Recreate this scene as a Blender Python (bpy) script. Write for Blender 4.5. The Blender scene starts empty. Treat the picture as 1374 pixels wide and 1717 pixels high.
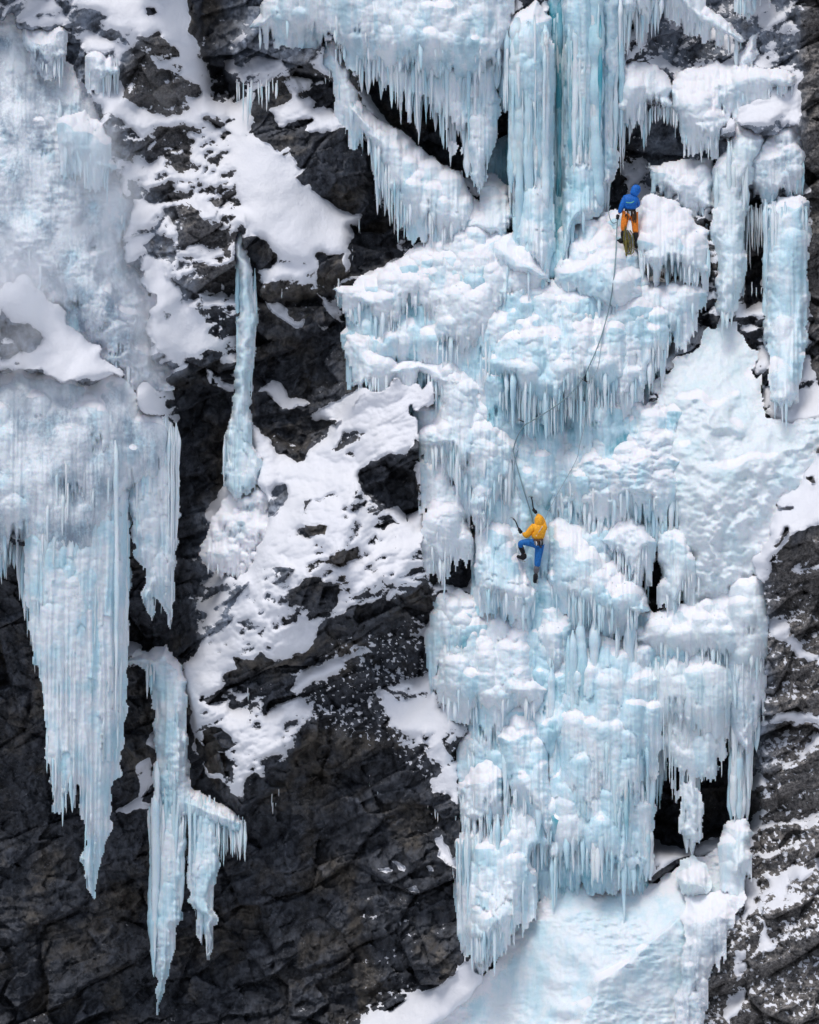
import bpy, math, random
import numpy as np
from math import radians as R

# ------------------------------------------------------------------ basics
S = bpy.context.scene
COL = S.collection
PPM = 63.0            # survey pixels per metre at the cliff plane
CD = 90.0             # camera distance to the cliff plane (m)
CX, CY = 687.0, 858.5
RNG = np.random.default_rng(11)

def at(px, py, d):
    """survey position + distance out from the cliff plane -> world"""
    px = np.asarray(px, float); py = np.asarray(py, float); d = np.asarray(d, float)
    s = (CD - d) / CD / PPM
    return np.stack([(px - CX) * s, -d + 0 * px, (CY - py) * s], -1)

# ------------------------------------------------------------------ noise
def _grads(seed):
    r = np.random.default_rng(seed)
    return r.permutation(256), r.uniform(0, 2 * np.pi, 256)

def perlin(x, y, seed=0):
    P, A = _grads(seed)
    GX = np.cos(A).astype(np.float32); GY = np.sin(A).astype(np.float32)
    xi = np.floor(x).astype(np.int64); yi = np.floor(y).astype(np.int64)
    xf = (x - xi).astype(np.float32); yf = (y - yi).astype(np.float32)
    def g(ix, iy, dx, dy):
        h = P[(P[ix & 255] + iy) & 255]
        return GX[h] * dx + GY[h] * dy
    u = xf * xf * xf * (xf * (xf * 6 - 15) + 10); v = yf * yf * yf * (yf * (yf * 6 - 15) + 10)
    a = g(xi, yi, xf, yf); b = g(xi + 1, yi, xf - 1, yf)
    c = g(xi, yi + 1, xf, yf - 1); d = g(xi + 1, yi + 1, xf - 1, yf - 1)
    ab = a + u * (b - a); cd = c + u * (d - c)
    return (ab + v * (cd - ab)) * 1.5

def fbm(x, y, oct=4, seed=0, gain=.5):
    o = 0; a = 1.
    for i in range(oct):
        o = o + a * perlin(x * 2 ** i, y * 2 ** i, seed + i * 17); a *= gain
    return o

def ridge(x, y, oct=4, seed=0):
    o = 0; a = 1.
    for i in range(oct):
        o = o + a * (1 - 2 * np.abs(perlin(x * 2 ** i, y * 2 ** i, seed + i * 13))); a *= .5
    return o

def worley(x, y, seed=0, facet=0.):
    """F1, F2 and a tilted plane value per cell (facets of broken rock)"""
    r = np.random.default_rng(seed)
    P = r.permutation(256)
    JX = r.uniform(.1, .9, 256); JY = r.uniform(.1, .9, 256)
    TX = r.normal(0, 1, 256); TY = r.normal(0, 1, 256); TO = r.uniform(-1, 1, 256)
    xi = np.floor(x).astype(np.int64); yi = np.floor(y).astype(np.int64)
    f1 = np.full(x.shape, 9., np.float32); f2 = np.full(x.shape, 9., np.float32)
    fv = np.zeros(x.shape, np.float32)
    for a in (-1, 0, 1):
        for b in (-1, 0, 1):
            h = P[(P[(xi + a) & 255] + yi + b) & 255]
            dx = x - (xi + a + JX[h]); dy = y - (yi + b + JY[h])
            d = np.sqrt(dx * dx + dy * dy)
            near = d < f1
            f2 = np.where(near, f1, np.minimum(f2, d))
            if facet:
                fv = np.where(near, facet * (TX[h] * dx + TY[h] * dy) + TO[h], fv)
            f1 = np.where(near, d, f1)
    return f1, f2, fv

def box(a, r, axis):
    r = int(max(1, r)); n = a.shape[axis]
    pad = [(0, 0), (0, 0)]; pad[axis] = (r + 1, r)
    c = np.cumsum(np.pad(a, pad, mode='edge').astype(np.float64), axis=axis)
    hi = np.take(c, np.arange(2 * r + 1, 2 * r + 1 + n), axis=axis)
    lo = np.take(c, np.arange(0, n), axis=axis)
    return ((hi - lo) / (2 * r + 1)).astype(np.float32)

def blur(a, s, sy=None):
    sy = s if sy is None else sy
    for _ in range(3):
        if s > .6: a = box(a, s * 1.0, 1)
        if sy > .6: a = box(a, sy * 1.0, 0)
    return a

def sstep(a, b, x):
    t = np.clip((x - a) / (b - a), 0, 1)
    return t * t * (3 - 2 * t)

def poly_sdf(U, V, poly):
    """signed distance, positive inside"""
    p = np.asarray(poly, float); q = np.roll(p, -1, 0)
    best = np.full(U.shape, 1e9); ins = np.zeros(U.shape, bool)
    for (ax, ay), (bx, by) in zip(p, q):
        ex, ey = bx - ax, by - ay
        t = np.clip(((U - ax) * ex + (V - ay) * ey) / (ex * ex + ey * ey + 1e-9), 0, 1)
        dx = U - ax - t * ex; dy = V - ay - t * ey
        best = np.minimum(best, dx * dx + dy * dy)
        c = (ay > V) != (by > V)
        if ay != by:
            ins ^= c & (U < (bx - ax) * (V - ay) / (by - ay) + ax)
    d = np.sqrt(best)
    return np.where(ins, d, -d)

# ------------------------------------------------------------------ macro relief
U0, U1, V0, V1, ST = -150., 1524., -170., 1910., 1.8
us = np.arange(U0, U1, ST); vs = np.arange(V0, V1, ST)
UU, VV = np.meshgrid(us, vs)

DP = np.array([
 (-150,-150,0),(300,-150,0),(700,-150,.8),(930,-150,.8),(1150,-150,-1),(1500,-150,1.5),
 (0,0,.5),(100,100,1),(250,50,.8),(330,120,.6),(400,100,-1.2),(480,60,0),(600,60,.8),(720,80,1.4),(830,80,1.5),(930,50,1.2),(1030,50,.5),(1150,40,-.9),(1280,40,-.6),(1374,40,1.5),
 (-150,300,1.8),(0,300,1.8),(120,300,1.8),(250,300,1.4),(350,300,1.),(390,280,.1),(450,300,1.),(560,270,.2),(640,330,.3),(690,270,1.2),(760,350,1.2),(850,250,0),(930,300,.8),(1050,300,-.3),(1150,300,.1),(1220,300,.8),(1310,280,.4),(1374,300,1.8),(1500,300,2.5),
 (0,520,2.6),(120,520,2.3),(240,500,1.8),(340,520,1.2),(420,500,.4),(510,550,.5),(620,520,1.),(700,480,1.6),(800,450,2.),(900,480,2.2),(1000,450,2.2),(1060,420,2.),(1130,400,1.1),(1130,520,1.3),(1210,560,1.8),(1310,500,.8),(1374,550,1.6),
 (-150,700,3.6),(0,700,3.6),(120,700,3.6),(250,700,3.1),(340,700,.9),(410,740,1.),(480,700,.7),(560,760,1.8),(650,680,2.2),(760,650,2.2),(860,620,2.6),(980,600,2.8),(1080,620,2.6),(1200,720,3.3),(1320,720,3.3),(1374,720,4.),(1500,700,4.5),
 (0,900,3.4),(120,880,3.6),(260,880,2.2),(330,900,.4),(440,900,2.),(560,900,3.),(650,900,3.2),(740,880,2.4),(830,850,2.4),(900,800,2.2),(960,850,3.2),(1050,850,3.6),(1200,880,4.2),(1330,880,4.8),
 (-150,1050,1.),(0,1050,1.),(120,1050,1.6),(260,1050,.3),(380,1050,1.8),(500,1050,2.8),(640,1000,3.8),(720,1020,2.4),(800,1050,3.2),(900,1000,2.6),(1000,1000,4.),(1090,1000,3.),(1180,1030,4.6),(1280,1030,4.4),(1374,1030,5.5),(1500,1030,6),
 (60,1250,.7),(180,1250,.6),(300,1250,1.4),(400,1250,2.2),(520,1200,2.1),(650,1200,2.2),(740,1250,2.4),(830,1250,3.8),(950,1200,3.8),(1050,1200,4.2),(1160,1200,4.2),(1270,1200,4.),(1350,1200,6),
 (-150,1450,.8),(100,1450,.7),(300,1450,.6),(500,1450,1.6),(680,1450,2.),(780,1400,3.2),(880,1400,4.2),(1000,1400,4.2),(1100,1400,3.8),(1220,1400,4.),(1330,1400,6.5),(1500,1400,7),
 (100,1650,1.4),(300,1650,1.4),(500,1650,2),(680,1680,3),(780,1600,4.),(900,1600,6),(1050,1600,6.2),(1180,1600,6),(1300,1600,7.5),
 (0,1900,2.5),(300,1900,3),(600,1900,4.5),(900,1900,8),(1200,1900,8),(1500,1900,9)], float)

def dref_raw(u, v):
    num = 0; den = 1e-9
    for x, y, d in DP:
        w = np.exp(-((u - x) ** 2 + (v - y) ** 2) / (2 * 85. ** 2)) + 2e-3 * np.exp(-((u - x) ** 2 + (v - y) ** 2) / (2 * 190. ** 2))
        num = num + w * d; den = den + w
    return num / den
_cu = np.arange(U0 - 20, U1 + 40, 12.); _cv = np.arange(V0 - 20, V1 + 40, 12.)
_CU, _CV = np.meshgrid(_cu, _cv)
_CG = dref_raw(_CU, _CV)

def bil(G, gu0, gv0, st, u, v):
    x = np.clip((np.asarray(u, float) - gu0) / st, 0, G.shape[1] - 1.001); y = np.clip((np.asarray(v, float) - gv0) / st, 0, G.shape[0] - 1.001)
    xi = x.astype(int); yi = y.astype(int); fx = x - xi; fy = y - yi
    return (G[yi, xi] * (1 - fx) * (1 - fy) + G[yi, xi + 1] * fx * (1 - fy) + G[yi + 1, xi] * (1 - fx) * fy + G[yi + 1, xi + 1] * fx * fy)

def dref(u, v):
    return bil(_CG, U0 - 20, V0 - 20, 12., u, v)

# ------------------------------------------------------------------ mesh building
def mesh_from(name, co, faces4, mat, parent=None, attr=None, smooth=True):
    me = bpy.data.meshes.new(name)
    nv = len(co); nf = len(faces4)
    me.vertices.add(nv); me.vertices.foreach_set('co', np.asarray(co, np.float32).ravel())
    me.loops.add(nf * 4); me.loops.foreach_set('vertex_index', np.asarray(faces4, np.int32).ravel())
    me.polygons.add(nf)
    me.polygons.foreach_set('loop_start', np.arange(0, nf * 4, 4, dtype=np.int32))
    me.polygons.foreach_set('use_smooth', np.full(nf, smooth))
    me.update(calc_edges=True)
    if attr is not None:
        a = me.attributes.new('tint', 'FLOAT_COLOR', 'POINT')
        a.data.foreach_set('color', np.asarray(attr, np.float32).ravel())
    me.materials.append(mat)
    o = bpy.data.objects.new(name, me); COL.objects.link(o)
    if parent is not None: put(o, parent)
    return o

def put(o, parent):
    o.parent = parent
    o.matrix_parent_inverse = parent.matrix_basis.inverted()

def thing(name, label, cat, loc=(0, 0, 0), group=None):
    o = bpy.data.objects.new(name, None); COL.objects.link(o)
    o.location = [float(c) for c in loc]
    o['label'] = label; o['category'] = cat; o['kind'] = 'thing'
    if group: o['group'] = group
    return o

def grid_faces(keep):
    """quads of a height sheet; keep = boolean per vertex"""
    h, w = keep.shape
    k = keep[:-1, :-1] & keep[1:, :-1] & keep[:-1, 1:] & keep[1:, 1:]
    idx = np.arange(h * w).reshape(h, w)
    f = np.stack([idx[:-1, :-1], idx[1:, :-1], idx[1:, 1:], idx[:-1, 1:]], -1)[k]
    used, inv = np.unique(f, return_inverse=True)
    return used, inv.reshape(-1, 4)

# ------------------------------------------------------------------ materials
def nodes_of(name):
    m = bpy.data.materials.new(name); m.use_nodes = True
    nt = m.node_tree; nt.nodes.clear()
    out = nt.nodes.new('ShaderNodeOutputMaterial'); b = nt.nodes.new('ShaderNodeBsdfPrincipled')
    nt.links.new(b.outputs[0], out.inputs[0])
    return m, nt, b

def N(nt, t, ins=None, **kw):
    n = nt.nodes.new(t)
    for k, v in kw.items(): setattr(n, k, v)
    for k, v in (ins or {}).items():
        if hasattr(v, 'is_output'): nt.links.new(v, n.inputs[k])
        else: n.inputs[k].default_value = v
    return n

def noise(nt, vec, scale, detail=4, rough=.55, dist=0.):
    return N(nt, 'ShaderNodeTexNoise', {'Vector': vec, 'Scale': scale, 'Detail': detail, 'Roughness': rough, 'Distortion': dist}).outputs['Fac']

def ramp(nt, f, lo, hi, a=0., b=1., smooth=True):
    n = N(nt, 'ShaderNodeMapRange', {0: f, 1: lo, 2: hi, 3: a, 4: b})
    if smooth: n.interpolation_type = 'SMOOTHSTEP'
    return n.outputs[0]

def mixc(nt, f, a, b):
    n = N(nt, 'ShaderNodeMix', data_type='RGBA')
    for i, v in ((0, f), (6, a), (7, b)):
        if hasattr(v, 'is_output'): nt.links.new(v, n.inputs[i])
        else: n.inputs[i].default_value = v if i == 0 else (*v, 1)
    return n.outputs[2]

def M2(nt, op, a, b):
    return N(nt, 'ShaderNodeMath', {0: a, 1: b}, operation=op).outputs[0]

def mapped(nt, scale):
    tc = N(nt, 'ShaderNodeTexCoord'); mp = N(nt, 'ShaderNodeMapping', {'Vector': tc.outputs['Object'], 'Scale': scale})
    return mp.outputs[0]

SNOW = (.85, .86, .90)

def make_cliff_mat():
    m, nt, b = nodes_of('rock_and_snow')
    at_ = N(nt, 'ShaderNodeAttribute', attribute_name='tint')
    sep = N(nt, 'ShaderNodeSeparateColor', {0: at_.outputs['Color']})
    snow, tone, glaze = sep.outputs
    p = mapped(nt, (1, 1, 1)); pd = mapped(nt, (1.6, 1, 1.0))
    n1 = noise(nt, p, .55, 5, .6); n2 = noise(nt, pd, 2.6, 9, .72, .15); n3 = noise(nt, p, 14, 6, .7)
    n4 = noise(nt, p, 1.5, 6, .65, 1.2)
    cold = mixc(nt, ramp(nt, n2, .35, .68), (.011, .013, .018), (.082, .089, .106))
    warm = mixc(nt, ramp(nt, n2, .33, .68), (.018, .016, .015), (.135, .119, .10))
    c = mixc(nt, ramp(nt, n1, .48, .66), cold, warm)
    right = mixc(nt, ramp(nt, n3, .34, .66), (.042, .040, .040), (.24, .225, .215))
    c = mixc(nt, tone, c, right)
    # beds and blocks differ in tone
    bt = ramp(nt, at_.outputs['Alpha'], .0, 1., .45, 1.75, False)
    c = N(nt, 'ShaderNodeMix', {0: 1.0, 6: c, 7: N(nt, 'ShaderNodeCombineColor', {0: bt, 1: bt, 2: bt}).outputs[0]}, data_type='RGBA', blend_type='MULTIPLY').outputs[2]
    # pale lichen and frost flecks with a shape of their own
    fleck = M2(nt, 'MULTIPLY', ramp(nt, n4, .60, .70), ramp(nt, n3, .50, .64))
    c = mixc(nt, M2(nt, 'MULTIPLY', fleck, .55), c, (.22, .205, .19))
    frost = M2(nt, 'MULTIPLY', ramp(nt, noise(nt, p, 26, 3, .6), .62, .72), ramp(nt, n4, .42, .6))
    c = mixc(nt, M2(nt, 'MULTIPLY', frost, .45), c, (.55, .57, .62))
    # verglas: thin grey-blue ice over the rock
    gl = M2(nt, 'MULTIPLY', glaze, ramp(nt, M2(nt, 'ADD', n2, M2(nt, 'MULTIPLY', n1, .6)), .52, .98))
    c = mixc(nt, gl, c, (.42, .48, .58))
    # snow edge broken up finely
    sn = M2(nt, 'ADD', snow, M2(nt, 'ADD', M2(nt, 'MULTIPLY', M2(nt, 'SUBTRACT', n3, .5), .42), M2(nt, 'MULTIPLY', M2(nt, 'SUBTRACT', n2, .5), .30)))
    sn = ramp(nt, sn, .44, .56)
    sc = mixc(nt, ramp(nt, n1, .3, .7), SNOW, (.81, .825, .88))
    nt.links.new(mixc(nt, sn, c, sc), b.inputs['Base Color'])
    rr = ramp(nt, n2, .3, .7, .38, .8)
    nt.links.new(M2(nt, 'MAXIMUM', rr, M2(nt, 'MULTIPLY', sn, .75)), b.inputs['Roughness'])
    b.inputs['Specular IOR Level'].default_value = .4
    h = M2(nt, 'ADD', M2(nt, 'MULTIPLY', n2, .55), M2(nt, 'MULTIPLY', n3, .32))
    h = M2(nt, 'MULTIPLY', h, M2(nt, 'SUBTRACT', 1.0, M2(nt, 'MULTIPLY', sn, .85)))
    h = M2(nt, 'ADD', h, M2(nt, 'MULTIPLY', sn, M2(nt, 'ADD', .25, M2(nt, 'ADD', M2(nt, 'MULTIPLY', n3, .16), M2(nt, 'MULTIPLY', n2, .2)))))
    bp = N(nt, 'ShaderNodeBump', {'Strength': .75, 'Distance': .12, 'Height': h})
    nt.links.new(bp.outputs[0], b.inputs['Normal'])
    return m

def make_ice_mat():
    m, nt, b = nodes_of('glacier_ice')
    at_ = N(nt, 'ShaderNodeAttribute', attribute_name='tint')
    sep = N(nt, 'ShaderNodeSeparateColor', {0: at_.outputs['Color']})
    blue, snow, green = sep.outputs; clear = at_.outputs['Alpha']
    p = mapped(nt, (1, 1, 1)); pv = mapped(nt, (1, 1, .10)); pm = mapped(nt, (1, 1, .35))
    st = noise(nt, pv, 5.5, 4, .6); st2 = noise(nt, pv, 17, 3, .6); mo = noise(nt, pm, 1.7, 6, .62, .5); fi = noise(nt, p, 13, 4, .65)
    k = M2(nt, 'ADD', blue, M2(nt, 'MULTIPLY', M2(nt, 'SUBTRACT', st, .5), .75))
    k = M2(nt, 'ADD', k, M2(nt, 'MULTIPLY', M2(nt, 'SUBTRACT', mo, .5), .65))
    c = mixc(nt, ramp(nt, k, .05, .60), (.785, .85, .90), (.555, .765, .855))
    c = mixc(nt, ramp(nt, k, .55, 1.2), c, (.06, .34, .43))
    c = mixc(nt, green, c, mixc(nt, ramp(nt, mo, .35, .65), (.66, .77, .79), (.80, .85, .87)))
    cl = M2(nt, 'MULTIPLY', clear, ramp(nt, M2(nt, 'ADD', M2(nt, 'MULTIPLY', mo, .8), M2(nt, 'MULTIPLY', fi, .35)), .46, .68))
    c = mixc(nt, cl, c, (.25, .30, .38))
    # entrained air bubbles: small white specks
    sp = ramp(nt, noise(nt, mapped(nt, (1, 1, .6)), 21, 2, .5), .66, .74)
    c = mixc(nt, M2(nt, 'MULTIPLY', sp, .5), c, (.84, .87, .92))
    sn = M2(nt, 'ADD', snow, M2(nt, 'MULTIPLY', M2(nt, 'SUBTRACT', fi, .5), .7))
    sn = ramp(nt, sn, .38, .66)
    c = mixc(nt, sn, c, SNOW)
    nt.links.new(c, b.inputs['Base Color'])
    ro = ramp(nt, fi, .3, .7, .22, .5)
    nt.links.new(M2(nt, 'MAXIMUM', ro, M2(nt, 'MULTIPLY', sn, .7)), b.inputs['Roughness'])
    b.inputs['IOR'].default_value = 1.31
    b.inputs['Specular IOR Level'].default_value = .5
    h = M2(nt, 'ADD', M2(nt, 'MULTIPLY', st, .5), M2(nt, 'MULTIPLY', fi, .45))
    h = M2(nt, 'ADD', h, M2(nt, 'MULTIPLY', st2, .25))
    h = M2(nt, 'MULTIPLY', h, M2(nt, 'SUBTRACT', 1.0, M2(nt, 'MULTIPLY', sn, .6)))
    bp = N(nt, 'ShaderNodeBump', {'Strength': .45, 'Distance': .07, 'Height': h})
    nt.links.new(bp.outputs[0], b.inputs['Normal'])
    b.inputs['Subsurface Weight'].default_value = .25
    b.inputs['Subsurface Radius'].default_value = (.25, .6, 1.0)
    b.inputs['Subsurface Scale'].default_value = .10
    return m

def plain(name, col, rough=.7, var=.25, scale=20, spec=.3, metal=0.):
    m, nt, b = nodes_of(name)
    n = noise(nt, mapped(nt, (1, 1, 1)), scale, 4, .6)
    c = mixc(nt, ramp(nt, n, .3, .7), tuple(x * (1 - var) for x in col), tuple(min(1, x * (1 + var)) for x in col))
    nt.links.new(c, b.inputs['Base Color']); b.inputs['Roughness'].default_value = rough
    b.inputs['Specular IOR Level'].default_value = spec; b.inputs['Metallic'].default_value = metal
    bp = N(nt, 'ShaderNodeBump', {'Strength': .5, 'Distance': .02, 'Height': n}); nt.links.new(bp.outputs[0], b.inputs['Normal'])
    return m

MC = make_cliff_mat(); MI = make_ice_mat()

exec_order = []
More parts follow.
